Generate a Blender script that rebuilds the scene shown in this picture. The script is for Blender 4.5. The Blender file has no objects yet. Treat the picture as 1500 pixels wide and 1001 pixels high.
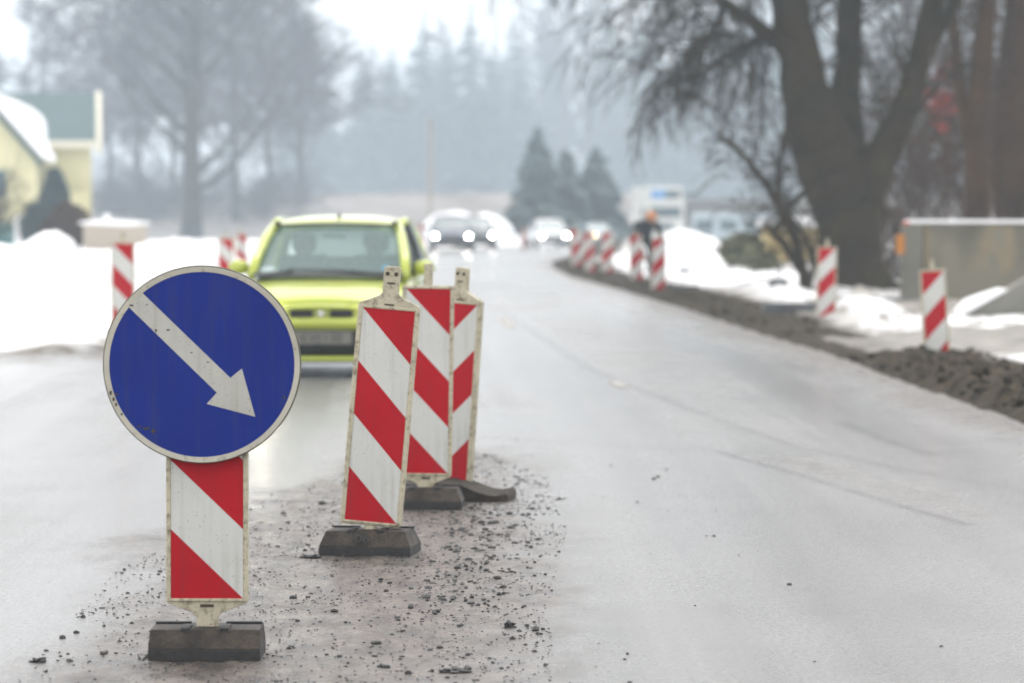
import bpy, math, random
import numpy as np
from mathutils import Vector, Matrix, noise as mnoise
R = math.radians
random.seed(7)
C = bpy.context.scene.collection
SC = bpy.context.scene

# ------------------------------------------------------------------ camera, world, sun, exposure
F = 5600.0            # focal length in photo pixels (1500 wide)
CH = 1.43             # camera height
HY = 308.0            # horizon row in the photo
cam_d = bpy.data.cameras.new("camera"); cam = bpy.data.objects.new("camera", cam_d); C.objects.link(cam)
SC.camera = cam
cam_d.sensor_width = 36.0
cam_d.lens = 36.0 * F / 1500.0
cam_d.clip_start = 0.2; cam_d.clip_end = 3000
cam.location = (0, 0, CH)
pitch = math.atan((500.5 - HY) / F)
cam.rotation_euler = (R(90) - pitch, 0, 0)
cam_d.dof.use_dof = True
cam_d.dof.focus_distance = 13.7
cam_d.dof.aperture_fstop = 3.5

SUN_EL, SUN_AZ = 70.0, 150.0
w = bpy.data.worlds.new("World"); SC.world = w; w.use_nodes = True
nt = w.node_tree; nt.nodes.clear()
out = nt.nodes.new('ShaderNodeOutputWorld'); bg = nt.nodes.new('ShaderNodeBackground')
sky = nt.nodes.new('ShaderNodeTexSky'); sky.sky_type = 'NISHITA'; sky.sun_disc = False
sky.sun_elevation = R(SUN_EL); sky.sun_rotation = R(180 + SUN_AZ)
sky.air_density = 1.0; sky.dust_density = 4.0
hs = nt.nodes.new('ShaderNodeHueSaturation'); hs.inputs['Saturation'].default_value = 0.12
mixw = nt.nodes.new('ShaderNodeMix'); mixw.data_type = 'RGBA'; mixw.inputs[0].default_value = 0.65
mixw.inputs[7].default_value = (9.25, 9.0, 8.85, 1)      # even cloud cover
nt.links.new(sky.outputs[0], hs.inputs['Color']); nt.links.new(hs.outputs[0], mixw.inputs[6])
nt.links.new(mixw.outputs[2], bg.inputs[0]); nt.links.new(bg.outputs[0], out.inputs[0])
bg.inputs[1].default_value = 0.12

sun_d = bpy.data.lights.new("sun", 'SUN'); sun_d.energy = 0.7; sun_d.angle = R(25); sun_d.color = (1, .97, .92)
sun = bpy.data.objects.new("sun", sun_d); C.objects.link(sun)
sun.rotation_euler = (R(90 - SUN_EL), 0, R(SUN_AZ))
sun.location = (-20, -20, 60)

SC.view_settings.view_transform = 'Standard'; SC.view_settings.look = 'None'
SC.view_settings.gamma = 1.0; SC.view_settings.use_curve_mapping = False
SC.view_settings.exposure = 0.95
SC.render.engine = 'CYCLES'
SC.cycles.volume_step_rate = 1.0
SC.cycles.max_bounces = 8
SC.cycles.volume_bounces = 1
SC.cycles.use_denoising = True
SC.cycles.sample_clamp_indirect = 6.0

def g(Y):
    """level of the road and land, falling away gently past 80 m"""
    if Y < 80: return 0.0
    if Y < 220: return -3.6e-5 * (Y - 80) ** 2
    return -3.6e-5 * 140 ** 2 - 0.010 * (Y - 220)
def s_at(Y): return F / Y
def X_at(px, Y): return (px - 750.0) * Y / F
def Z_at(py, Y): return CH + (HY - py) * Y / F

# ------------------------------------------------------------------ materials
def newmat(name):
    m = bpy.data.materials.new(name); m.use_nodes = True
    return m, m.node_tree, m.node_tree.nodes['Principled BSDF']
def mat(name, col, rough=.6, metal=0., spec=.5, var=0., vscale=6., bump=0., bscale=60., dirt=None, dcov=.5, dscale=9., coat=0.):
    m, t, b = newmat(name)
    L = t.links.new; N = t.nodes.new
    b.inputs['Roughness'].default_value = rough; b.inputs['Metallic'].default_value = metal
    b.inputs['Specular IOR Level'].default_value = spec
    if coat: b.inputs['Coat Weight'].default_value = coat; b.inputs['Coat Roughness'].default_value = .08
    tc = N('ShaderNodeTexCoord')
    col = tuple(col) + (1,)
    sock = None
    if var:
        n = N('ShaderNodeTexNoise'); n.inputs['Scale'].default_value = vscale; n.inputs['Detail'].default_value = 6
        L(tc.outputs['Object'], n.inputs['Vector'])
        r = N('ShaderNodeValToRGB'); r.color_ramp.elements[0].position = .3; r.color_ramp.elements[1].position = .7
        r.color_ramp.elements[0].color = tuple(max(0, c * (1 - var)) for c in col[:3]) + (1,)
        r.color_ramp.elements[1].color = tuple(min(1, c * (1 + var)) for c in col[:3]) + (1,)
        L(n.outputs['Fac'], r.inputs[0]); sock = r.outputs[0]
    if dirt:
        n2 = N('ShaderNodeTexNoise'); n2.inputs['Scale'].default_value = dscale; n2.inputs['Detail'].default_value = 9
        n2.inputs['Roughness'].default_value = .72
        L(tc.outputs['Object'], n2.inputs['Vector'])
        r2 = N('ShaderNodeValToRGB'); r2.color_ramp.elements[0].position = dcov; r2.color_ramp.elements[1].position = dcov + .16
        L(n2.outputs['Fac'], r2.inputs[0])
        mx = N('ShaderNodeMix'); mx.data_type = 'RGBA'
        L(r2.outputs[0], mx.inputs[0])
        if sock: L(sock, mx.inputs[6])
        else: mx.inputs[6].default_value = col
        mx.inputs[7].default_value = tuple(dirt) + (1,)
        sock = mx.outputs[2]
    if sock: L(sock, b.inputs['Base Color'])
    else: b.inputs['Base Color'].default_value = col
    if bump:
        n3 = N('ShaderNodeTexNoise'); n3.inputs['Scale'].default_value = bscale; n3.inputs['Detail'].default_value = 5
        L(tc.outputs['Object'], n3.inputs['Vector'])
        bp = N('ShaderNodeBump'); bp.inputs['Strength'].default_value = bump; bp.inputs['Distance'].default_value = .01
        L(n3.outputs['Fac'], bp.inputs['Height']); L(bp.outputs[0], b.inputs['Normal'])
    return m
def splash(m, col, scale=160, a=.66, b=.69, amt=.8):
    """road-spray specks and faint run-down streaks over a film"""
    t = m.node_tree; bs = t.nodes['Principled BSDF']; L = t.links.new; N = t.nodes.new
    src = bs.inputs['Base Color'].links[0].from_socket
    tc = N('ShaderNodeTexCoord')
    n = N('ShaderNodeTexNoise'); n.inputs['Scale'].default_value = scale; n.inputs['Detail'].default_value = 3; L(tc.outputs['Object'], n.inputs['Vector'])
    r = N('ShaderNodeValToRGB'); r.color_ramp.elements[0].position = a; r.color_ramp.elements[1].position = b; r.color_ramp.elements[1].color = (amt,) * 3 + (1,); L(n.outputs['Fac'], r.inputs[0])
    mp = N('ShaderNodeMapping'); mp.inputs['Scale'].default_value = (34, 1, 2.2); L(tc.outputs['Object'], mp.inputs['Vector'])
    n2 = N('ShaderNodeTexNoise'); n2.inputs['Scale'].default_value = 1; n2.inputs['Detail'].default_value = 5; L(mp.outputs[0], n2.inputs['Vector'])
    r2 = N('ShaderNodeValToRGB'); r2.color_ramp.elements[0].position = .5; r2.color_ramp.elements[1].position = .85; r2.color_ramp.elements[1].color = (.45,) * 3 + (1,); L(n2.outputs['Fac'], r2.inputs[0])
    mm = N('ShaderNodeMath'); mm.operation = 'MAXIMUM'; L(r.outputs[0], mm.inputs[0]); L(r2.outputs[0], mm.inputs[1])
    mx = N('ShaderNodeMix'); mx.data_type = 'RGBA'; L(mm.outputs[0], mx.inputs[0]); L(src, mx.inputs[6]); mx.inputs[7].default_value = (*col, 1); L(mx.outputs[2], bs.inputs['Base Color'])
def emit(name, col, strength):
    m, t, b = newmat(name)
    b.inputs['Base Color'].default_value = (*col, 1)
    b.inputs['Emission Color'].default_value = (*col, 1); b.inputs['Emission Strength'].default_value = strength
    return m

M = {}
M['cream'] = mat('cream_plastic', (.50, .46, .34), .55, var=.12, vscale=9, bump=.25, bscale=90, dirt=(.14, .11, .07), dcov=.50, dscale=24)
M['white_sheet'] = mat('white_reflective', (.58, .59, .565), .42, var=.05, vscale=5, dirt=(.30, .29, .25), dcov=.66, dscale=38, bump=.05, bscale=300)
M['red_sheet'] = mat('red_reflective', (.42, .003, .012), .5, spec=.2, var=.08, vscale=5, dirt=(.20, .02, .02), dcov=.69, dscale=30)
M['blue_sheet'] = mat('blue_reflective', (.003, .019, .20), .5, spec=.2, var=.10, vscale=4, dirt=(.01, .015, .06), dcov=.70, dscale=8)
M['arrow'] = mat('arrow_sheet', (.45, .45, .41), .45, var=.08, vscale=9, dirt=(.10, .08, .045), dcov=.665, dscale=42)
M['rim'] = mat('sign_rim', (.46, .44, .37), .5, var=.12, vscale=11, dirt=(.10, .085, .06), dcov=.58, dscale=34)
splash(M['white_sheet'], (.26, .24, .20)); splash(M['red_sheet'], (.16, .03, .03)); splash(M['blue_sheet'], (.04, .05, .12)); splash(M['arrow'], (.2, .18, .14)); splash(M['cream'], (.15, .12, .08), 120, .62, .68)
M['edge'] = mat('sign_edge', (.09, .085, .06), .6, var=.4, vscale=22)
M['rubber'] = mat('black_rubber', (.028, .023, .019), .6, spec=.3, var=.30, vscale=14, bump=.5, bscale=80, dirt=(.075, .058, .042), dcov=.5, dscale=9)
M['rubber_dark'] = mat('rubber_side', (.022, .022, .022), .6, var=.3, vscale=30, bump=.4, bscale=70)
M['slot'] = mat('dark_slot', (.05, .04, .025), .8)
M['soil'] = mat('soil', (.026, .020, .013), .9, spec=.15, var=.4, vscale=5, bump=.6, bscale=40)
M['stone'] = mat('asphalt_crumb', (.035, .034, .034), .55, var=.5, vscale=30, bump=.5, bscale=120)
M['carpaint'] = mat('lime_paint', (.44, .51, .045), .32, spec=.5, var=.05, vscale=1.5, coat=1.0, dirt=(.27, .29, .07), dcov=.55, dscale=4)
M['blackplastic'] = mat('black_plastic', (.018, .020, .020), .55, var=.25)
M['grille'] = mat('grille_black', (.008, .008, .009), .5)
M['tyre'] = mat('tyre', (.02, .02, .02), .8)
M['alloy'] = mat('alloy', (.35, .35, .36), .35, metal=.8)
M['chrome'] = mat('chrome', (.7, .7, .72), .2, metal=1)
M['plate'] = mat('plate', (.17, .17, .15), .5, dirt=(.2, .19, .16), dcov=.5, dscale=8)
M['ink'] = mat('plate_ink', (.03, .03, .03), .6)
M['interior'] = mat('interior', (.05, .055, .06), .8)
M['seat'] = mat('seat_fabric', (.06, .065, .07), .9)
M['skin'] = mat('skin', (.26, .15, .11), .6)
M['coat_dark'] = mat('dark_cloth', (.020, .027, .035), .85, var=.3)
M['coat_grey'] = mat('grey_cloth', (.045, .05, .055), .9)
M['hat'] = mat('orange_hat', (.55, .22, .08), .8)
M['hair'] = mat('hair', (.03, .022, .016), .8)
M['headlamp'] = emit('lit_lamp', (1, .95, .86), 90)
M['headlamp_near'] = emit('lit_lamp_near', (1, .90, .74), 38)
M['amber'] = emit('amber_lamp', (1, .62, .26), 14)
M['clear_lens'] = mat('lens', (.55, .57, .58), .15, metal=.2)
M['grey_car'] = mat('grey_blue_paint', (.045, .055, .09), .35, coat=.5)
M['green_car'] = mat('dark_green_paint', (.02, .035, .038), .35, coat=.5)
M['white_car'] = mat('white_paint', (.70, .72, .73), .35, coat=.5)
M['pale_car'] = mat('pale_blue_paint', (.40, .48, .53), .35, coat=.5)
M['truck_white'] = mat('truck_white', (.72, .72, .68), .45, var=.05)
M['truck_blue'] = mat('truck_blue', (.10, .32, .68), .4)
M['yellow_wall'] = mat('yellow_render', (.60, .56, .33), .85, var=.06, vscale=.6)
M['trim'] = mat('cream_trim', (.66, .62, .50), .7)
M['teal_roof'] = mat('teal_roof', (.018, .060, .064), .6, var=.12, vscale=.8)
M['green_fence'] = mat('green_fence', (.03, .17, .17), .6, var=.15, vscale=1)
M['white_paint'] = mat('white_post', (.75, .74, .74), .6)
M['peach'] = mat('peach_door', (.75, .42, .17), .8)  # flat peach colour of the house door, no emission
M['beige_wall'] = mat('beige_wall', (.38, .33, .27), .85, var=.1, vscale=.7)
M['snow'] = mat('snow', (.88, .89, .91), .6, var=.02, vscale=.8, bump=.4, bscale=6)
M['bark'] = mat('dark_bark', (.036, .026, .013), .95, spec=.1, var=.4, vscale=1.4, bump=.8, bscale=12, dirt=(.052, .048, .014), dcov=.55, dscale=1.5)
M['bark_brown'] = mat('brown_bark', (.060, .030, .011), .95, spec=.1, var=.4, vscale=1.0)
M['twig'] = mat('twigs', (.034, .027, .019), .95, spec=.1)
M['twig_brown'] = mat('brown_twigs', (.065, .036, .020), .95, spec=.1)
M['twig_far'] = mat('far_twigs', (.10, .09, .105), .9)  # lightened bluish grey, part of the distance haze is mixed into this tone
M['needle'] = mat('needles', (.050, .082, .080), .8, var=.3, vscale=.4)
M['needle_far'] = mat('haze_paled_needles', (.07, .10, .105), .85, var=.3, vscale=.3)  # paler, bluer than the near needles: haze fade put into the colour
M['thuja'] = mat('thuja', (.012, .040, .042), .85, var=.3, vscale=1)
M['juniper'] = mat('juniper', (.14, .14, .07), .85, var=.3, vscale=1)
M['redleaf'] = mat('red_leaves', (.42, .045, .03), .8)
M['pole'] = mat('pole_wood', (.26, .23, .20), .85, var=.15)
M['ochre_wall'] = mat('shed_yellow', (.48, .37, .16), .85, var=.15, vscale=.8)
M['kerb'] = mat('kerb_concrete', (.10, .105, .11), .8, var=.2)

def glass(name, tint, alpha=.5, rough=.05):
    m, t, b = newmat(name)
    b.inputs['Base Color'].default_value = (*tint, 1); b.inputs['Roughness'].default_value = rough
    b.inputs['Specular IOR Level'].default_value = .6
    tr = t.nodes.new('ShaderNodeBsdfTransparent'); tr.inputs[0].default_value = (.72, .84, .80, 1)
    mx = t.nodes.new('ShaderNodeMixShader'); mx.inputs[0].default_value = alpha
    o = t.nodes['Material Output']
    t.links.new(tr.outputs[0], mx.inputs[1]); t.links.new(b.outputs[0], mx.inputs[2]); t.links.new(mx.outputs[0], o.inputs[0])
    return m
M['windscreen'] = glass('windscreen_glass', (.10, .17, .165), .62)
M['sideglass'] = glass('side_glass', (.02, .03, .03), .88)
M['darkglass'] = mat('dark_glass', (.05, .085, .095), .1)

# concrete wall of the yard on the right, with ochre water stains
def wall_mat():
    m, t, b = newmat('stained_concrete'); N = t.nodes.new; L = t.links.new
    tc = N('ShaderNodeTexCoord')
    n = N('ShaderNodeTexNoise'); n.inputs['Scale'].default_value = 1.3; n.inputs['Detail'].default_value = 7; L(tc.outputs['Object'], n.inputs['Vector'])
    r = N('ShaderNodeValToRGB'); e = r.color_ramp.elements
    e[0].position = .34; e[0].color = (.12, .112, .085, 1); e[1].position = .60; e[1].color = (.21, .195, .15, 1)
    L(n.outputs['Fac'], r.inputs[0])
    mp = N('ShaderNodeMapping'); mp.inputs['Scale'].default_value = (1.1, 1.1, .5); mp.inputs['Location'].default_value = (3.3, 0, .7)
    L(tc.outputs['Object'], mp.inputs['Vector'])
    n2 = N('ShaderNodeTexNoise'); n2.inputs['Scale'].default_value = 1.0; n2.inputs['Detail'].default_value = 4; L(mp.outputs[0], n2.inputs['Vector'])
    r2 = N('ShaderNodeValToRGB'); r2.color_ramp.elements[0].position = .47; r2.color_ramp.elements[1].position = .62
    L(n2.outputs['Fac'], r2.inputs[0])
    mx = N('ShaderNodeMix'); mx.data_type = 'RGBA'; L(r2.outputs[0], mx.inputs[0]); L(r.outputs[0], mx.inputs[6])
    mx.inputs[7].default_value = (.36, .25, .12, 1); L(mx.outputs[2], b.inputs['Base Color'])
    b.inputs['Roughness'].default_value = .9
    return m
M['concrete'] = wall_mat()
M['pier'] = mat('grey_pier', (.17, .165, .14), .9, var=.2, vscale=3)

# ------------------------------------------------------------------ mesh builder
class MB:
    def __init__(s): s.v = []; s.f = []; s.m = []
    def add(s, vs, fs, mi=0):
        o = len(s.v); s.v.extend(vs); s.f.extend([tuple(i + o for i in f) for f in fs]); s.m.extend([mi] * len(fs)); return s
    def box(s, x0, x1, y0, y1, z0, z1, mi=0):
        v = [(x, y, z) for z in (z0, z1) for y in (y0, y1) for x in (x0, x1)]
        return s.add(v, [(0, 2, 3, 1), (4, 5, 7, 6), (0, 1, 5, 4), (2, 6, 7, 3), (0, 4, 6, 2), (1, 3, 7, 5)], mi)
    def frus(s, b, t, z0, z1, mi=0):
        """b,t = (x0,x1,y0,y1) rectangles"""
        v = [(x, y, z0) for y in b[2:] for x in b[:2]] + [(x, y, z1) for y in t[2:] for x in t[:2]]
        return s.add(v, [(0, 2, 3, 1), (4, 5, 7, 6), (0, 1, 5, 4), (2, 6, 7, 3), (0, 4, 6, 2), (1, 3, 7, 5)], mi)
    def prism(s, pts, y0, y1, mi=0, cap_mi=None):
        """outline in xz (counter-clockwise seen from -y) pushed from y0 (front) to y1"""
        n = len(pts)
        v = [(x, y0, z) for x, z in pts] + [(x, y1, z) for x, z in pts]
        s.add(v, [tuple(range(n))], mi if cap_mi is None else cap_mi)
        o = len(s.v) - 2 * n
        fs = [tuple(o + n + i for i in reversed(range(n)))]
        for i in range(n):
            j = (i + 1) % n; fs.append((o + i, o + n + i, o + n + j, o + j))
        s.f.extend(fs); s.m.extend([mi] * len(fs)); return s
    def cyl(s, c, r, h, axis='z', n=20, mi=0, r2=None):
        r2 = r if r2 is None else r2
        vs = []
        for k, rr in ((0, r), (1, r2)):
            for i in range(n):
                a = 2 * math.pi * i / n; p = (rr * math.cos(a), rr * math.sin(a), h * k)
                if axis == 'y': p = (p[0], p[2], p[1])
                if axis == 'x': p = (p[2], p[0], p[1])
                vs.append((c[0] + p[0], c[1] + p[1], c[2] + p[2]))
        fs = [tuple(range(n))[::-1], tuple(range(n, 2 * n))] + [(i, (i + 1) % n, n + (i + 1) % n, n + i) for i in range(n)]
        return s.add(vs, fs, mi)
    def tube(s, pts, rad, n=6, mi=0, cap=True):
        pts = [Vector(p) for p in pts]; vs = []; fs = []
        k = len(pts)
        for i, p in enumerate(pts):
            d = (pts[min(i + 1, k - 1)] - pts[max(i - 1, 0)])
            d = d.normalized() if d.length > 1e-9 else Vector((0, 0, 1))
            u = d.cross(Vector((0, .31, .95)) if abs(d.z) < .8 else Vector((1, 0, 0))).normalized(); vv = d.cross(u)
            r = rad[i]
            for j in range(n):
                a = 2 * math.pi * j / n; q = p + (u * math.cos(a) + vv * math.sin(a)) * r
                vs.append((q.x, q.y, q.z))
        for i in range(k - 1):
            for j in range(n):
                a = i * n + j; b = i * n + (j + 1) % n; fs.append((a, b, b + n, a + n))
        if cap: fs.append(tuple(range(n))[::-1]); fs.append(tuple(range((k - 1) * n, k * n)))
        return s.add(vs, fs, mi)
    def loft(s, rings, closed=False, cap=False, mi=0):
        n = len(rings[0]); vs = [p for r in rings for p in r]; fs = []
        for i in range(len(rings) - 1):
            for j in range(n if closed else n - 1):
                a = i * n + j; b = i * n + (j + 1) % n; fs.append((a, b, b + n, a + n))
        if cap: fs.append(tuple(range(n))[::-1]); fs.append(tuple(range((len(rings) - 1) * n, len(rings) * n)))
        return s.add(vs, fs, mi)
    def blob(s, c, rx, ry, rz, seed=0, rough=.25, n=1, mi=0):
        vs, fs = ICO[n]
        out = []
        for v in vs:
            k = 1 + rough * mnoise.noise(Vector((v[0] * 1.7 + seed * 7.1, v[1] * 1.7 + seed * 3.3, v[2] * 1.7)))*1.6
            out.append((c[0] + v[0] * rx * k, c[1] + v[1] * ry * k, c[2] + v[2] * rz * k))
        return s.add(out, fs, mi)
    def xf(s, mtx):
        s.v = [tuple(mtx @ Vector(p)) for p in s.v]; return s
    def build(s, name, mats, parent=None, smooth=False, loc=None, bevel=0, subsurf=0):
        me = bpy.data.meshes.new(name); me.from_pydata(s.v, [], s.f)
        for m in (mats if isinstance(mats, (list, tuple)) else [mats]): me.materials.append(m)
        if any(s.m): me.polygons.foreach_set('material_index', s.m)
        if smooth: me.polygons.foreach_set('use_smooth', [True] * len(me.polygons))
        me.update()
        o = bpy.data.objects.new(name, me); C.objects.link(o)
        if parent: o.parent = parent
        if loc: o.location = loc
        if bevel:
            b = o.modifiers.new('bevel', 'BEVEL'); b.width = bevel; b.segments = 2; b.limit_method = 'ANGLE'; b.angle_limit = R(40)
        if subsurf:
            b = o.modifiers.new('sub', 'SUBSURF'); b.levels = subsurf; b.render_levels = subsurf
        return o
def ico(n):
    t = (1 + 5 ** .5) / 2
    v = [Vector(p).normalized() for p in [(-1, t, 0), (1, t, 0), (-1, -t, 0), (1, -t, 0), (0, -1, t), (0, 1, t), (0, -1, -t), (0, 1, -t), (t, 0, -1), (t, 0, 1), (-t, 0, -1), (-t, 0, 1)]]
    f = [(0, 11, 5), (0, 5, 1), (0, 1, 7), (0, 7, 10), (0, 10, 11), (1, 5, 9), (5, 11, 4), (11, 10, 2), (10, 7, 6), (7, 1, 8), (3, 9, 4), (3, 4, 2), (3, 2, 6), (3, 6, 8), (3, 8, 9), (4, 9, 5), (2, 4, 11), (6, 2, 10), (8, 6, 7), (9, 8, 1)]
    for _ in range(n):
        nf = []; c = {}
        def mid(a, b):
            k = (min(a, b), max(a, b))
            if k not in c: c[k] = len(v); v.append(((v[a] + v[b]) / 2).normalized())
            return c[k]
        for a, b, d in f:
            ab, bd, da = mid(a, b), mid(b, d), mid(d, a); nf += [(a, ab, da), (b, bd, ab), (d, da, bd), (ab, bd, da)]
        f = nf
    return [tuple(p) for p in v], f
ICO = [ico(0), ico(1), ico(2)]

def tag(o, label=None, cat=None, group=None, kind=None):
    if label: o['label'] = label
    if cat: o['category'] = cat
    if group: o['group'] = group
    if kind: o['kind'] = kind
    return o
def empty(name, loc, rz=0):
    o = bpy.data.objects.new(name, None); C.objects.link(o); o.location = loc; o.rotation_euler = (0, 0, rz); o.empty_display_size = .1
    return o
def copy_tree(o, parent=None):
    c = o.copy(); C.objects.link(c); c.parent = parent
    for ch in list(o.children): copy_tree(ch, c)
    return c
def text_mesh(name, body, size, mtl, parent, loc, rot, extrude=.001, sx=1.0):
    cu = bpy.data.curves.new(name, 'FONT'); cu.body = body; cu.size = size; cu.extrude = extrude; cu.align_x = 'CENTER'; cu.align_y = 'CENTER'
    o = bpy.data.objects.new(name, cu); C.objects.link(o)
    dg = bpy.context.evaluated_depsgraph_get(); me = bpy.data.meshes.new_from_object(o.evaluated_get(dg))
    bpy.data.objects.remove(o); me.materials.clear(); me.materials.append(mtl)
    o = bpy.data.objects.new(name, me); C.objects.link(o); o.parent = parent; o.location = loc; o.rotation_euler = rot; o.scale = (sx, 1, 1)
    return o

# ------------------------------------------------------------------ road and land
RE = [(0, 3.6), (24.9, 3.33), (31.8, 3.13), (37.8, 3.02), (44, 2.75), (54.5, 2.40), (68.4, 1.83), (82.6, 1.15), (95, .92), (105, .98), (118, 1.5), (133, 2.6), (150, 3.9), (175, 5.6), (200, 7.6), (230, 10.6), (262, 15.0), (300, 22)]
LE = [(0, -15), (37.0, -15), (37.4, -6.5), (38.4, -3.75), (45, -3.7), (60, -3.95), (80, -4.1), (100, -3.9), (118, -3.6), (133, -3.2), (150, -2.4), (175, -1.1), (200, .3), (230, 3.2), (262, 7.5), (300, 14)]
rY, rX = zip(*RE); lY, lX = zip(*LE)
def redge(Y): return np.interp(Y, rY, rX)
def ledge(Y): return np.interp(Y, lY, lX)
def sst(a, b, x): t = np.clip((x - a) / (b - a), 0, 1); return t * t * (3 - 2 * t)
gv = np.vectorize(g)
rng = np.random.default_rng(3)
def vnoise(x, y, seed=0, oct=4):
    """numpy value noise"""
    tab = np.random.default_rng(seed).random((256, 256)); tot = np.zeros_like(x, dtype=float); amp = 1; nm = 0
    for o in range(oct):
        xi = np.floor(x).astype(int); yi = np.floor(y).astype(int); fx = x - xi; fy = y - yi
        fx = fx * fx * (3 - 2 * fx); fy = fy * fy * (3 - 2 * fy)
        a = tab[xi % 256, yi % 256]; b = tab[(xi + 1) % 256, yi % 256]; c = tab[xi % 256, (yi + 1) % 256]; d = tab[(xi + 1) % 256, (yi + 1) % 256]
        tot += amp * ((a * (1 - fx) + b * fx) * (1 - fy) + (c * (1 - fx) + d * fx) * fy); nm += amp
        amp *= .5; x = x * 2.03 + 17.3; y = y * 2.03 + 5.1
    return tot / nm
def grid_mesh(name, X, Y, Z, mask, mtl, kind='structure', smooth=True):
    ny, nx = X.shape
    co = np.stack([X, Y, Z], -1).reshape(-1, 3).astype(np.float32)
    idx = np.arange(ny * nx).reshape(ny, nx)
    q = np.stack([idx[:-1, :-1], idx[:-1, 1:], idx[1:, 1:], idx[1:, :-1]], -1).reshape(-1, 4)
    me = bpy.data.meshes.new(name); me.vertices.add(len(co)); me.vertices.foreach_set('co', co.ravel())
    me.loops.add(q.size); me.loops.foreach_set('vertex_index', q.ravel().astype(np.int32))
    me.polygons.add(len(q)); me.polygons.foreach_set('loop_start', np.arange(0, q.size, 4, dtype=np.int32))
    me.polygons.foreach_set('use_smooth', np.ones(len(q), dtype=bool)) if smooth else None
    me.update(); me.validate()
    if mask is not None:
        at = me.color_attributes.new('mask', 'FLOAT_COLOR', 'POINT')
        at.data.foreach_set('color', mask.reshape(-1, 4).astype(np.float32).ravel())
    me.materials.append(mtl)
    o = bpy.data.objects.new(name, me); C.objects.link(o)
    if kind: o['kind'] = kind
    return o

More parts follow.
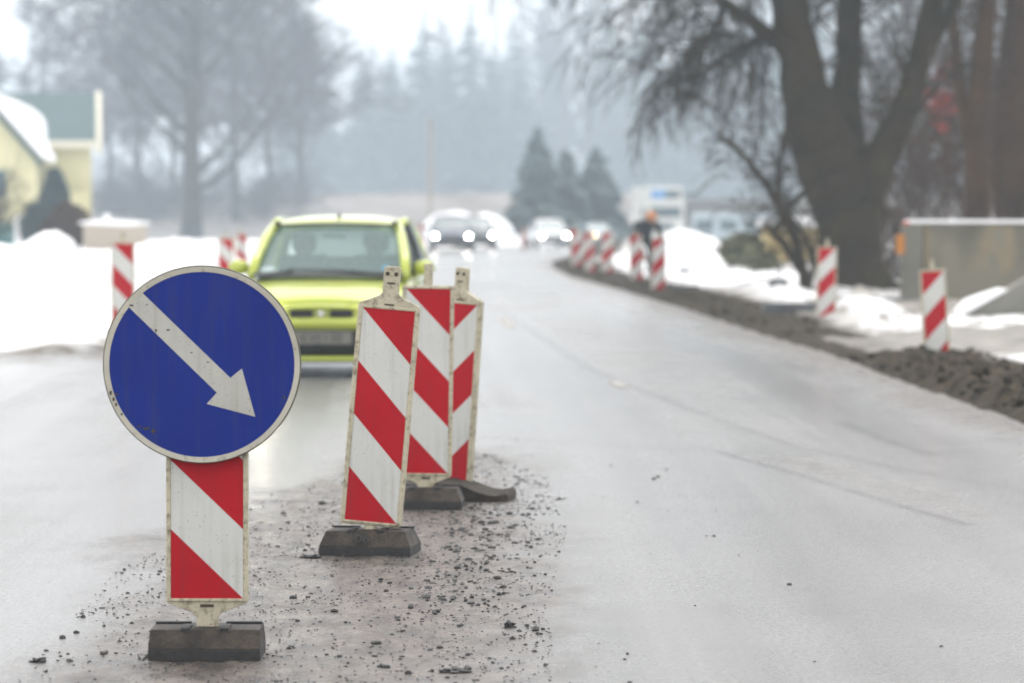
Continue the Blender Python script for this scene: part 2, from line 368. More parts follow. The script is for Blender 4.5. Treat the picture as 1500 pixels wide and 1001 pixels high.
def road_mat():
    m, t, b = newmat('wet_asphalt'); N = t.nodes.new; L = t.links.new
    at = N('ShaderNodeAttribute'); at.attribute_name = 'mask'
    sp = N('ShaderNodeSeparateColor'); L(at.outputs['Color'], sp.inputs[0])
    dirt, crack, lat = sp.outputs[0], sp.outputs[1], sp.outputs[2]
    tc = N('ShaderNodeTexCoord')
    def noise(scale, detail=5, rough=.55, vec=None, mscale=None):
        n = N('ShaderNodeTexNoise'); n.inputs['Scale'].default_value = scale; n.inputs['Detail'].default_value = detail; n.inputs['Roughness'].default_value = rough
        src = vec or tc.outputs['Object']
        if mscale:
            mp = N('ShaderNodeMapping'); mp.inputs['Scale'].default_value = mscale; L(src, mp.inputs['Vector']); src = mp.outputs[0]
        L(src, n.inputs['Vector']); return n.outputs['Fac']
    def ramp(f, a, c, ca=(0, 0, 0, 1), cb=(1, 1, 1, 1)):
        r = N('ShaderNodeValToRGB'); r.color_ramp.elements[0].position = a; r.color_ramp.elements[1].position = c
        r.color_ramp.elements[0].color = ca; r.color_ramp.elements[1].color = cb; L(f, r.inputs[0]); return r.outputs[0]
    def mix(f, a, c):
        x = N('ShaderNodeMix'); x.data_type = 'RGBA'
        if isinstance(f, float): x.inputs[0].default_value = f
        else: L(f, x.inputs[0])
        for s_, q in ((6, a), (7, c)):
            if isinstance(q, tuple): x.inputs[s_].default_value = (*q, 1)
            else: L(q, x.inputs[s_])
        return x.outputs[2]
    def math_(op, a, c):
        x = N('ShaderNodeMath'); x.operation = op
        for i, q in ((0, a), (1, c)):
            if isinstance(q, (int, float)): x.inputs[i].default_value = q
            else: L(q, x.inputs[i])
        x.use_clamp = op != 'POWER'
        return x.outputs[0]
    # lane coordinate for streaks along the carriageway
    sx = N('ShaderNodeSeparateXYZ'); L(tc.outputs['Object'], sx.inputs[0])
    cb = N('ShaderNodeCombineXYZ'); L(math_('MULTIPLY', lat, 1.0), cb.inputs[0]); L(sx.outputs[1], cb.inputs[1])
    streak = noise(1.0, 5, .6, cb.outputs[0], (30, .03, 1))
    streak2 = noise(1.0, 4, .6, cb.outputs[0], (9, .02, 1))
    grain = noise(48, 9, .85)
    patch = noise(.9, 6, .6)
    base = ramp(patch, .3, .7, (.125, .123, .121, 1), (.195, .191, .186, 1))
    base = mix(ramp(streak, .42, .62), base, (.21, .207, .203))
    base = mix(ramp(grain, .47, .60), base, (.075, .073, .070))
    dirtcol = ramp(noise(8, 10, .80, None, (1, .45, 1)), .40, .60, (.034, .027, .021, 1), (.20, .165, .138, 1))
    speck = ramp(noise(75, 4, .75, None, (1, .5, 1)), .55, .66)
    dirtcol = mix(speck, dirtcol, (.018, .016, .014))
    lines = ramp(noise(1.0, 6, .75, None, (5, 34, 5)), .56, .63)
    dirtcol = mix(lines, dirtcol, (.022, .018, .015))
    fleck = ramp(noise(100, 3, .7, None, (1, .30, 1)), .57, .64)
    dirtcol = mix(fleck, dirtcol, (.012, .011, .010))
    base = mix(dirt, base, dirtcol)
    base = mix(crack, base, (.022, .020, .018))
    L(base, b.inputs['Base Color'])
    # wetness: smooth film against rougher damp asphalt
    wet = ramp(noise(.55, 5, .6, None, (1, .4, 1)), .36, .66)
    ro = mix(wet, (.17, .17, .17), (.36, .36, .36))
    ro = mix(ramp(streak2, .47, .58), ro, (.15, .15, .15))
    dr = ramp(noise(5, 6, .7, None, (1, .5, 1)), .40, .60, (.20, .20, .20, 1), (.50, .50, .50, 1))
    ro = mix(dirt, ro, dr)
    ro = mix(ramp(grain, .48, .62), ro, (.34, .34, .34))
    L(ro, b.inputs['Roughness'])
    b.inputs['Specular IOR Level'].default_value = .5
    # bumps
    bp = N('ShaderNodeBump'); bp.inputs['Strength'].default_value = .45; bp.inputs['Distance'].default_value = .004
    L(noise(60, 8, .85), bp.inputs['Height'])
    bp2 = N('ShaderNodeBump'); bp2.inputs['Distance'].default_value = .02
    L(math_('MULTIPLY', dirt, .85), bp2.inputs['Strength'])
    hn = noise(26, 9, .78, None, (1, .5, 1)); L(hn, bp2.inputs['Height'])
    L(bp.outputs[0], bp2.inputs['Normal']); L(bp2.outputs[0], b.inputs['Normal'])
    return m
M['road'] = road_mat()

def seg_dist(PX, PY, pts):
    d = np.full(PX.shape, 1e9)
    for (x0, y0), (x1, y1) in zip(pts[:-1], pts[1:]):
        vx, vy = x1 - x0, y1 - y0; tt = np.clip(((PX - x0) * vx + (PY - y0) * vy) / (vx * vx + vy * vy), 0, 1)
        d = np.minimum(d, np.hypot(PX - x0 - tt * vx, PY - y0 - tt * vy))
    return d
def inside(PX, PY, poly):
    c = np.zeros(PX.shape, bool); n = len(poly)
    for i in range(n):
        x0, y0 = poly[i]; x1, y1 = poly[(i + 1) % n]
        c ^= ((y0 > PY) != (y1 > PY)) & (PX < (x1 - x0) * (PY - y0) / (y1 - y0 + 1e-12) + x0)
    return c
def gp(px, py):
    """photo pixel on flat ground -> plan position"""
    s = (py - HY) / CH; Y = F / s; return ((px - 750) / s, Y)
def build_road():
    # sheet from behind the camera to the far bend; u across, v along
    ys = np.concatenate([np.arange(-30, 9.5, 2.), np.arange(9.5, 42, .045), np.arange(42, 70, .2), np.arange(70, 300, 1.)])
    L_ = ledge(ys) - .6; R_ = redge(ys) + .35
    # fine columns between -4.5 and 4.4 for Y<42
    u = np.linspace(0, 1, 330)
    Lc = np.where(ys < 38.6, -4.6, L_)
    X = Lc[:, None] + (R_ - Lc)[:, None] * u[None]; Yg = np.repeat(ys[:, None], len(u), 1)
    # left junction area: extra columns to the left
    ue = np.linspace(0, 1, 30)[:-1]
    Le = np.where(ys < 38.6, -16.0, L_ - .02)
    Xe = Le[:, None] + (Lc - Le)[:, None] * ue[None]
    X = np.concatenate([Xe, X], 1); Yg = np.repeat(ys[:, None], X.shape[1], 1)
    n1 = vnoise(X * 1.3 + 40, Yg * .55, 1, 5); n2 = vnoise(X * 7, Yg * 3.0, 2, 4)
    # milled, dirty island between the lanes
    poly = [gp(-60, 1040), gp(-30, 960), gp(60, 905), gp(150, 840), gp(250, 775), gp(370, 720), gp(470, 690), gp(540, 668), gp(640, 640), gp(720, 655), gp(790, 690), gp(830, 715), gp(800, 735), gp(825, 790), gp(800, 860), gp(835, 940), gp(850, 1060)]
    ins = inside(X, Yg, poly); dd = seg_dist(X, Yg * .25, [(a, c * .25) for a, c in poly + poly[:1]])
    sd = np.where(ins, dd, -dd)
    dirt = .92 * sst(-.22, .34, sd + (n1 - .5) * .75 + (n2 - .5) * .35)
    # crumbs of mud past the island, along seams, and at the verges
    dr = redge(Yg) - X
    dirt = np.maximum(dirt, .85 * sst(.55, .0, dr + (n1 - .5) * .7))
    dl = X - ledge(Yg); dirt = np.maximum(dirt, np.where(Yg > 38.5, .7, 0) * sst(.8, 0, dl))
    # slush apron before the left snow bank
    sl = (X < -3.2) & (Yg > 33)
    dirt = np.maximum(dirt, np.where(sl, sst(34.8, 36.6, Yg) * .8 * sst(.4, .6, vnoise(X * 3, Yg * 1.2, 5, 4)) + sst(36.8, 37.6, Yg) * .5, 0))
    # smear right of the barrier bases
    dirt = np.maximum(dirt, .8 * sst(.9, .2, np.hypot((X + .25) / .75, (Yg - 20.6) / 2.0)) * sst(.40, .58, n1 + .2 * (n2 - .5)))
    bands = [([gp(1050, 662), gp(1150, 690), gp(1330, 745), gp(1420, 770)], .020, .9), ([gp(735, 455), gp(800, 500), gp(870, 545), (gp(1010, 600))], .028, .75),
             ([gp(700, 640), gp(860, 650), gp(1050, 662), gp(1190, 668)], .03, .6), ([gp(1225, 618), gp(1300, 645), gp(1370, 668)], .04, .6), ([gp(1240, 618), gp(1285, 640)], .03, .6),
             ([gp(1010, 600), gp(1150, 650), gp(1330, 690), gp(1510, 720)], .025, .5)]
    crack = np.zeros_like(X)
    for pts, wd, st in bands:
        d = seg_dist(X, Yg, pts); crack = np.maximum(crack, st * np.exp(-(d / (wd * (.6 + 1.5 * n2))) ** 2) * sst(.30, .5, n1 * .5 + n2 * .5 + .12))
    # dirty patch between the seams
    pp = [gp(1040, 655), gp(1200, 670), gp(1450, 720), gp(1500, 760), gp(1400, 765), gp(1200, 715)]
    dirt = np.maximum(dirt, .60 * sst(-.05, .3, np.where(inside(X, Yg, pp), 1, -1) * seg_dist(X, Yg, pp + pp[:1])) * n1 * 1.4)
    lat = (X - redge(Yg)) / 12 + 1
    n4 = vnoise(X * 16, Yg * 6.5, 8, 3)
    Z = gv(Yg) + dirt * (Yg < 40) * (.010 * (n2 - .35) + .013 * (n4 - .5))
    mask = np.stack([np.clip(dirt, 0, 1), np.clip(crack, 0, 1), lat, np.ones_like(X)], -1)
    return grid_mesh('road', X, Yg, Z, mask, M['road'])
build_road()

def land_mat():
    m, t, b = newmat('snow_and_soil'); N = t.nodes.new; L = t.links.new
    at = N('ShaderNodeAttribute'); at.attribute_name = 'mask'
    sp = N('ShaderNodeSeparateColor'); L(at.outputs['Color'], sp.inputs[0])
    tc = N('ShaderNodeTexCoord')
    def noise(scale, detail=5):
        n = N('ShaderNodeTexNoise'); n.inputs['Scale'].default_value = scale; n.inputs['Detail'].default_value = detail; L(tc.outputs['Object'], n.inputs['Vector']); return n.outputs['Fac']
    def ramp(f, ca, cb, a=.35, c=.65):
        r = N('ShaderNodeValToRGB'); r.color_ramp.elements[0].position = a; r.color_ramp.elements[1].position = c
        r.color_ramp.elements[0].color = (*ca, 1); r.color_ramp.elements[1].color = (*cb, 1); L(f, r.inputs[0]); return r.outputs[0]
    def mix(f, a, c):
        x = N('ShaderNodeMix'); x.data_type = 'RGBA'; L(f, x.inputs[0]); L(a, x.inputs[6]); L(c, x.inputs[7]); return x.outputs[2]
    snow = ramp(noise(.7), (.76, .77, .79), (.88, .88, .89))
    soil = ramp(noise(9, 9), (.010, .008, .005), (.060, .046, .030), .38, .62)
    grass = ramp(noise(.25, 6), (.17, .15, .14), (.30, .275, .26))
    slush = ramp(noise(2.5, 7), (.085, .075, .058), (.25, .225, .19))
    c = mix(sp.outputs[1], snow, grass); c = mix(sp.outputs[2], c, slush); c = mix(sp.outputs[0], c, soil)
    L(c, b.inputs['Base Color']); b.inputs['Roughness'].default_value = .85; b.inputs['Specular IOR Level'].default_value = .12
    bp = N('ShaderNodeBump'); bp.inputs['Strength'].default_value = .5; bp.inputs['Distance'].default_value = .04
    L(noise(9, 8), bp.inputs['Height']); L(bp.outputs[0], b.inputs['Normal'])
    return m
M['land'] = land_mat()
def gauss(X, Y, x, y, sx, sy): return np.exp(-((X - x) / sx) ** 2 - ((Y - y) / sy) ** 2)
def land_height(X, Y):
    X = np.asarray(X, float); Y = np.asarray(Y, float)
    z = gv(Y)
    n1 = vnoise(X * .5 + 50, Y * .25 + 9, 11, 5) - .5; n2 = vnoise(X * 2.6 + 50, Y * 1.5, 12, 4) - .5; n3 = vnoise(X * 9 + 50, Y * 6, 13, 3) - .5
    R_, L_ = redge(Y), ledge(Y)
    on = (X > L_ - .15) & (X < R_ + .1)
    dl = L_ - .15 - X; dr = X - R_ - .1
    dl = np.where(Y > 37.2, np.minimum(dl, (Y - 37.0) * .27 + .25 * n2), -1)
    hb = np.interp(Y, [37, 48, 60, 75, 100, 150], [1.0, 1.0, .72, .45, .25, .30])
    zl = (hb + .28 * n1 + .22 * n2) * sst(0, 2.6, dl) + .05 * sst(0, .2, dl)
    zl += .34 * gauss(X, Y, X_at(82, 48), 48, .30, 3) - .30 * gauss(X, Y, X_at(150, 48), 48, .36, 9) - .34 * gauss(X, Y, X_at(0, 48), 50, .42, 9)
    zl += .42 * gauss(X, Y, X_at(285, 72), 72, 1.0, 8) + .3 * gauss(X, Y, X_at(225, 60), 60, .35, 5)
    zl += .10 * n3 * sst(0, 1, dl) * (Y < 60)
    zl = np.where(dl > 0, zl, 0)
    # right verge: rough soil ridge along the kerb line, snow and slush behind
    ridge = np.interp(Y, [20, 30, 35, 37, 41, 60, 80, 95, 110], [.13, .13, .10, .02, .03, .06, .09, .10, .05])
    zr = ridge * sst(0, .25, dr) * (1 - .5 * sst(.8, 1.6, dr)) * (1 + 1.5 * n2 + 2.2 * n3) + .05 * sst(1.0, 2.2, dr)
    zr += .30 * gauss(X, Y, X_at(1262, 50), 50, .45, 2.2) * (1 + 1.3 * n2)
    zr += .62 * gauss(X, Y, X_at(985, 104), 104, .9, 6) + .45 * gauss(X, Y, X_at(1040, 100), 100, .9, 6) + .25 * gauss(X, Y, X_at(1130, 62), 62, .5, 4)
    zr += .5 * gauss(X, Y, X_at(920, 135), 135, 1.2, 6)
    zr += (.25 * n1 + .10 * n2) * sst(1.2, 3, dr)
    zr = np.where(dr > 0, zr, 0)
    z = z + zl + zr
    z = np.where(on, gv(Y) - .06, z)
    # grass embankment closing the valley beyond the bend
    far = sst(268, 305, Y) * 3.9 + np.clip(Y - 305, 0, 2000) * .0105
    z = z + far
    return z, dl, dr, on, n1, n2
def n3v(X, Y): return vnoise(X * 9 + 50, Y * 6, 13, 3) - .5
def build_land(xs, ys, name):
    X, Y = np.meshgrid(xs, ys)
    z, dl, dr, on, n1, n2 = land_height(X, Y)
    soil = np.where(dr > 0, sst(1.35, .95, dr + .9 * n1 + .3 * n2), 0)
    soil = np.where((Y > 37.0) & (Y < 42) & (dr > .45), soil * .25, soil)
    soil = np.where(on, 1, soil)
    slush = np.where((dl > 0) & (dl < 1.2), sst(.55, .18, dl + .4 * n2), 0)
    slush = np.maximum(slush, np.where(dr > 0, sst(1.9, .8, dr + 1.1 * n2 + 1.2 * n1), 0))
    slush = np.maximum(slush, np.where(dr > 0, sst(.0, .16, n2 + .6 * n3v(X, Y) + .5 * n1 + .03) * .9 * (Y < 66), 0))
    slush = np.maximum(slush, np.where(dl > 0, sst(.16, .30, n2 + .5 * n3v(X, Y)) * .35 * (Y < 60), 0))
    side = (dr > .3) & (Y > 36.6) & (Y < 43.2 + n1 * 2); slush = np.where(side, .85, slush)
    slush = np.where((dr > .6) & (Y > 20) & (Y < 36.6), np.clip(.95 - gauss(X, Y, 5.0, 34.5, .55, 2.4) * 1.3, 0, 1), slush)
    slush = np.where((dr > .4) & (Y > 50) & (Y < 57) & (X > 4.3), sst(-.45, .0, n2 - .1) * .9, slush)
    slush = np.where((dr > .4) & (Y > 50.5) & (Y < 57) & (X > 4.4), .9, slush)
    slush = np.where((dr > 1) & (Y > 57) & (X > 6.0), .6, slush)
    grass = sst(228, 246, Y + 20 * n1) * (Y > 215)
    mask = np.stack([np.clip(soil, 0, 1), np.clip(grass, 0, 1), np.clip(slush, 0, 1), np.ones_like(X)], -1)
    return grid_mesh(name, X, Y, z, mask, M['land'])
xs = np.concatenate([[-400, -200, -120, -80, -55], np.arange(-40, -13, 1.5), np.arange(-13, -7, .3), np.arange(-7, 8.5, .07), np.arange(8.5, 14, .3), np.arange(14, 45, 1.5), [60, 90, 140, 220, 400]])
ys = np.concatenate([[-60, -20, 0, 10, 16], np.arange(19, 62, .13), np.arange(62, 120, .5), np.arange(120, 320, 3.), [340, 370, 410, 460, 520, 700, 1000, 1600]])
build_land(xs, ys, 'ground')
def LH(x, y): return float(land_height(np.array([[x]]), np.array([[y]]))[0][0, 0])

# painted dashes left of the old centre line, worn
def dash(pts, wd):
    mb = MB()
    a = [gp(*p) for p in pts]
    vs = []
    for (x, y) in a: vs += [(x - wd / 2, y, .005), (x + wd / 2, y, .005)]
    fs = [(2 * i, 2 * i + 1, 2 * i + 3, 2 * i + 2) for i in range(len(a) - 1)]
    return mb.add(vs, fs)
M['paint'] = mat('worn_marking', (.34, .32, .28), .5, dirt=(.14, .13, .125), dcov=.46, dscale=9)
o = dash([(736, 466), (742, 473), (750, 481)], .11).build('road_marking', M['paint']); tag(o, kind='structure')
o = dash([(898, 560), (915, 568)], .10).build('road_marking', M['paint']); tag(o, kind='structure')

# crumbs and stones on the milled island
BASES = [(X_at(302, 12.2), 12.21, .36, .28), (X_at(541, 15.87), 15.88, .39, .28), (X_at(623, 18.33), 18.34, .36, .28), (-.13, 18.9, .7, .34)]
def gravel():
    mb = MB(); k = 0
    def put(x, y, r, sd):
        mb.blob((x, y, r * .3), r * random.uniform(.8, 1.4), r * random.uniform(.8, 1.3), r * random.uniform(.5, .9), sd, .35, 0)
    poly = [gp(40, 985), gp(150, 850), gp(380, 730), gp(520, 690), gp(700, 660), gp(800, 700), gp(830, 780), gp(800, 900), gp(830, 1030), gp(-20, 1030)]
    while k < 1500:
        x = random.uniform(-2.2, .35); y = random.uniform(10.6, 22.5)
        if not bool(inside(np.array([x]), np.array([y]), poly)[0]): continue
        # most crumbs lie along the right side of the island
        right = (x + .05 * (y - 14)) > -.55
        if not right and random.random() > .42: continue
        put(x, y, abs(random.gauss(0, .0032)) + .0026 + (.004 if random.random() < .06 else 0), k); k += 1
    for _ in range(260):   # denser spill by the bases, right
        t = random.random(); x = -.12 + random.gauss(0, .13) - .12 * t; y = 13.8 + 5.0 * (1 - t) + random.gauss(0, .3)
        put(x, y, abs(random.gauss(0, .0055)) + .0045, k); k += 1
    for (bx, by, bw, bd) in BASES:    # grit gathered against the rubber feet
        for _ in range(120):
            a = random.uniform(0, 6.283); x = bx + math.cos(a) * (bw / 2 + abs(random.gauss(0, .03)) + .008) ; y = by + math.sin(a) * (bd / 2 + abs(random.gauss(0, .10)) + .01)
            put(x, y, random.uniform(.0018, .0065), k); k += 1
    k2 = 0
    while k2 < 3600:   # fine grit over the whole strip
        x = random.uniform(-2.2, .35); y = random.uniform(10.6, 23)
        if not bool(inside(np.array([x]), np.array([y]), poly)[0]): continue
        if mnoise.noise(Vector((x * 3, y * 1.4, 3))) + random.uniform(-.35, .45) < 0: continue
        r = random.uniform(.0014, .0034); mb.blob((x, y, r * .4 + .004), r * random.uniform(1, 1.9), r, r * .8, k2, .3, 0); k2 += 1
    for _ in range(50):
        x = random.gauss(.35, .5); y = random.uniform(11, 24); put(x, y, abs(random.gauss(0, .003)) + .003, k); k += 1
    return mb.build('gravel', M['stone'])
tag(gravel(), 'loose dark asphalt crumbs scattered over the dirty strip around the barrier bases', 'gravel', kind='stuff')
def clods():
    mb = MB()
    for k in range(900):
        y = random.uniform(25, 37) if k < 420 else random.uniform(42, 108)
        dx = random.uniform(.05, 1.15); x = float(redge(y)) + .1 + dx
        r = min(.05, abs(random.gauss(0, .014)) + .006)
        mb.blob((x, y, LH(x, y) + r * .3), r * 1.3, r * 1.2, r, k, .5, 1 if r > .04 else 0)
    return mb.build('soil_clods', M['soil'])
tag(clods(), 'dark clods of dug soil heaped along the right edge of the road', 'soil', kind='stuff')
def clod(px, py, r, label, flat=.5):
    x, y = gp(px, py); mb = MB()
    mb.blob((0, 0, r * flat * .5), r, r * .8, r * flat, px, .8, 2); mb.blob((r * .9, .1 * r, r * .2), r * .5, r * .5, r * .3, py, .6, 1)
    mb.blob((-r * 1.0, -.1 * r, r * .12), r * .6, r * .4, r * .2, py + 3, .6, 1)
    o = mb.build('asphalt_clod', M['stone'], loc=(x, y, 0)); tag(o, label, 'clod', 'asphalt clods on the dirty strip')
clod(747, 922, .016, 'dark crumbly asphalt clod right of the wide base with the number, near the clean road', .9)
clod(668, 987, .035, 'flat brown mud clod at the very bottom of the picture right of the round sign', .25)
clod(455, 819, .03, 'flat black clod touching the left corner of the leaning barrier base', .3)
clod(53, 972, .018, 'small dark clod alone at the lower left corner on the wet road', .5)
clod(562, 981, .014, 'small dark stone at the bottom left of the flat brown mud clod', .6)

# ------------------------------------------------------------------ barrier panels
def face_mb(w_, q, z0, y, mirror=False, rows=4):
    """striped sheet: width w_, rows*q tall, from z0, front at y; red/white bands falling to the right"""
    mb = MB(); H = rows * q
    def clip(poly, f):     # keep f(p)>=0
        outp = []
        for i in range(len(poly)):
            a, c = poly[i], poly[(i + 1) % len(poly)]; fa, fc = f(a), f(c)
            if fa >= 0: outp.append(a)
            if fa * fc < 0:
                tt = fa / (fa - fc); outp.append((a[0] + tt * (c[0] - a[0]), a[1] + tt * (c[1] - a[1])))
        return outp
    x0 = -w_ / 2
    for k in range(-1, rows):
        # band k : k < v/q - u < k+1 , v down from top
        lo = lambda p, k=k: ((H - (p[1] - z0)) / q - (p[0] - x0) / w_) - k
        hi = lambda p, k=k: (k + 1) - ((H - (p[1] - z0)) / q - (p[0] - x0) / w_)
        poly = [(x0, z0), (x0 + w_, z0), (x0 + w_, z0 + H), (x0, z0 + H)]
        poly = clip(clip(poly, lo), hi)
        if len(poly) < 3: continue
        pts = [((-p[0] if mirror else p[0]), p[1]) for p in poly]
        if mirror: pts = pts[::-1]
        mb.add([(p[0], y, p[1]) for p in pts], [tuple(range(len(pts)))], 0 if k % 2 else 1)
    # k odd (-1,1,3) -> red = slot 0
    return mb
FW, FQ, FH = .215, .2215, .886
def panel(parent, zb, taper='bottom', tilt=0., mirror=False, w_=.25, pin=True, rows=4, fw=FW, neck_len=.075, fade=True, back=0.):
    """frame + striped face; zb = bottom of the striped face; tilt in radians (leans right), back = lean away"""
    H = FQ * rows; hw = w_ / 2; nk = .034; top = zb + H + .016; bot = zb - .012
    piv = Matrix.Translation((0, 0, max(0, zb - .05))) @ Matrix.Rotation(tilt, 4, 'Y') @ Matrix.Rotation(-back, 4, 'X') @ Matrix.Translation((0, 0, -max(0, zb - .05)))
    if taper == 'bottom':
        out_ = [(-nk, bot - .045 - neck_len), (nk, bot - .045 - neck_len), (nk, bot - .05), (nk + .012, bot - .035), (hw - .004, bot - .004), (hw, bot + .006), (hw, top - .006), (hw - .006, top), (-hw + .006, top), (-hw, top - .006), (-hw, bot + .006), (-hw + .004, bot - .004), (-nk - .012, bot - .035), (-nk, bot - .05)]
    else:
        t = top; out_ = [(-hw + .01, bot - .006), (hw - .01, bot - .006), (hw, bot + .006), (hw, t - .003), (hw - .006, t + .006), (nk + .014, t + .038), (nk, t + .052), (nk, t + .155), (nk - .008, t + .163), (-nk + .008, t + .163), (-nk, t + .155), (-nk, t + .052), (-nk - .014, t + .038), (-hw + .006, t + .006), (-hw, t - .003), (-hw, bot + .006)]
    mb = MB(); mb.prism(out_, 0, .034)
    b_ = (w_ - fw) / 2
    # raised lip round the sheet
    z0, z1 = zb, zb + H
    mb.box(-hw + .001, -fw / 2, -.006, -.0002, z0 - .01, z1 + .012); mb.box(fw / 2, hw - .001, -.006, -.0002, z0 - .01, z1 + .012)
    mb.box(-fw / 2, fw / 2, -.006, -.0002, z1, z1 + .012); mb.box(-fw / 2, fw / 2, -.006, -.0002, z0 - .01, z0)
    fr = mb.xf(piv).build('frame', M['cream'], parent, bevel=.0025)
    face_mb(fw - .001, FQ, zb, -.002, mirror, rows).xf(piv).build('striped_sheet', [M['red_sheet'], M['white_sheet']], parent)
    if pin:
        mb = MB()
        if taper == 'bottom':
            mb.box(-.022, .022, -.0022, -.0004, bot - .016, bot - .007)
        else:
            mb.box(-.020, .020, -.0022, -.0004, z1 + .017, z1 + .023)
            for hx in (-.018, .018): MB().cyl((hx, -.0022, top + .132), .009, .0018, 'y', 10).xf(piv).build('hole', M['slot'], parent)
            MB().box(-.016, .016, -.0022, -.0004, top + .090, top + .097).xf(piv).build('slot', M['slot'], parent)
        mb.xf(piv).build('slot', M['slot'], parent)
        mb = MB()
        if taper == 'bottom':       # plug on the flat end
            mb.box(-.021, .021, .012, .028, top + .0005, top + .105); mb.box(-.014, .014, .010, .012, top + .02, top + .07)
        else:
            mb.box(-.026, .026, .004, .03, bot - .05, bot - .0065); mb.box(-.018, .018, -.004, .004, bot - .025, bot - .0065)
        mb.xf(piv).build('plug', M['cream'], parent, bevel=.002)
    return piv
def foot(parent, wd, d0, d1, h, ch=.004, rz=0., clips=True, text=None, skew=0.):
    """rubber foot: sloped block, front edge at y=d0, back at d1"""
    mb = MB(); hw = wd / 2
    mb.box(-hw, hw, d0, d1, 0, .038, 1)
    mb.frus((-hw, hw, d0, d1), (-hw + ch, hw - ch, d0 + .035, d1 - .035), .0381, h, 0)
    if clips:
        for sx in (-1, 1):
            mb.box(sx * .062 - .014, sx * .062 + .014, d0 + .03, d0 + .16, h - .018, h + .006, 1)
        mb.box(-hw + ch * .5 + .004, -.055, d1 - .075, d1 - .055, h + .0005, h + .008, 1); mb.box(.055, hw - ch * .5 - .004, d1 - .075, d1 - .055, h + .0005, h + .008, 1)
    mb.xf(Matrix.Rotation(rz, 4, 'Z'))
    o = mb.build('rubber_base', [M['rubber'], M['rubber_dark']], parent, bevel=.003)
    return o

# 1: the arrow sign on its striped panel
Y1 = 12.2; s1 = F / Y1
sg = empty('arrow_sign', (X_at(302, Y1), Y1, 0))
tag(sg, 'round blue sign with white arrow pointing down right, mounted on a striped panel', 'traffic sign')
zb1 = Z_at(878, Y1)
panel(sg, zb1, 'bottom', tilt=.002, w_=.262, fw=.232, rows=4)
foot(sg, .356, -.13, .15, .098)
cx = X_at(297, Y1) - X_at(302, Y1); cz = Z_at(533.5, Y1); RD = 145.5 / s1 * (12.45 / 12.5)
def circ(r, n=96, x=0, z=0): return [(x + r * math.cos(2 * math.pi * i / n), z + r * math.sin(2 * math.pi * i / n)) for i in range(n)]
mb = MB(); mb.prism(circ(RD, 96, cx, cz), -.042, -.022); mb.build('sign_plate', M['edge'], sg, bevel=.002)
rb = .3045 / .326 * RD
mb = MB()
ro_, ri_ = circ(RD - .004, 96, cx, cz), circ(rb, 96, cx, cz)
vs = [(x, -.048, z) for x, z in ro_] + [(x, -.046, z) for x, z in ri_] + [(x, -.0422, z) for x, z in ro_] + [(x, -.0422, z) for x, z in ri_]
n = 96; fs = []
for i in range(n):
    j = (i + 1) % n; fs += [(i, n + i, n + j, j)[::-1], (i, 2 * n + i, 2 * n + j, j), (n + i, n + j, 3 * n + j, 3 * n + i)]
mb.add(vs, fs); mb.build('rim', M['rim'], sg)
mb = MB(); mb.add([(x, -.0438, z) for x, z in ri_], [tuple(range(n))]); face = mb.build('blue_face', M['blue_sheet'], sg)
ap = [(211, 429.4), (338.6, 553), (355.4, 539.3), (374.8, 609.8), (303.9, 591), (318.7, 574.5), (191, 450), (197.5, 437.5)]
apts = [((px - 297) / s1 + cx, (533.5 - py) / s1 + cz) for px, py in ap]
mb = MB(); mb.prism(apts[::-1], -.0456, -.0440); mb.build('arrow', M['arrow'], face)
# chips of missing film on the rim's left and dark scuff low on the blue
def scuff(px, py, w_, h_, k, y=-.0485):
    mb = MB()
    x, z = (px - 297) / s1 + cx, (533.5 - py) / s1 + cz
    pts = []
    for i in range(9):
        a = 2 * math.pi * i / 9; rr = .6 + .7 * random.random(); pts.append((x + math.cos(a) * w_ / s1 * rr, z + math.sin(a) * h_ / s1 * rr))
    mb.prism(pts, y - .0003, y); mb.build('scuff_mark', M['slot'], sg)
for px, py, a, c in [(164, 575, 2.2, 4), (168, 584, 2, 3.5), (172, 592, 1.6, 3), (180, 606, 1.5, 2), (421, 461, 2.5, .7), (195, 447, 3.5, 1.4), (408, 664, .1, .1)]: scuff(px, py, a, c, 0)
for px, py, a, c in [(215, 627, 6, 2.2), (226, 631, 3, 3.5), (205, 624, 3, 1.4), (172, 577, 4, 1.6), (417, 582, 1.5, 3)]: scuff(px, py, a, c, 0, -.0440)
for px, py, a, c in [(248, 483, 3, 1.3), (230, 484, 1.6, 2.2), (306, 530, 1.8, 1.1), (282, 516, 1.6, 1), (200, 436, 2.4, 1), (217, 446, 2, .8)]: scuff(px, py, a, c, 0, -.0457)

# 2: leaning barrier in front of the group
Y2 = 15.87; b2 = empty('barrier_panel', (X_at(541, Y2), Y2, 0), R(-3))
tag(b2, 'leaning red and white barrier panel with two-holed tab, nearest of the group of three', 'barrier', 'panels standing on the dirty strip')
panel(b2, Z_at(765, Y2), 'top', tilt=R(5.0), w_=.258, fw=.218)
f2 = foot(b2, .385, -.13, .15, .103, ch=.026, rz=R(-5))
text_mesh('base_number', '06', .05, M['rubber_dark'], f2, (-.02, -.123, .072), (R(60), 0, R(-5)), .001, 1.3)
# 3: flat topped
Y3 = 18.33; b3 = empty('barrier_panel', (X_at(623, Y3), Y3, 0), R(2))
tag(b3, 'flat-topped red and white barrier panel with tapered foot, middle of the group of three', 'barrier', 'panels standing on the dirty strip')
panel(b3, Z_at(694, Y3), 'bottom', tilt=R(.9), w_=.25, fw=.212)
foot(b3, .36, -.13, .15, .100, ch=.026, rz=R(-4))
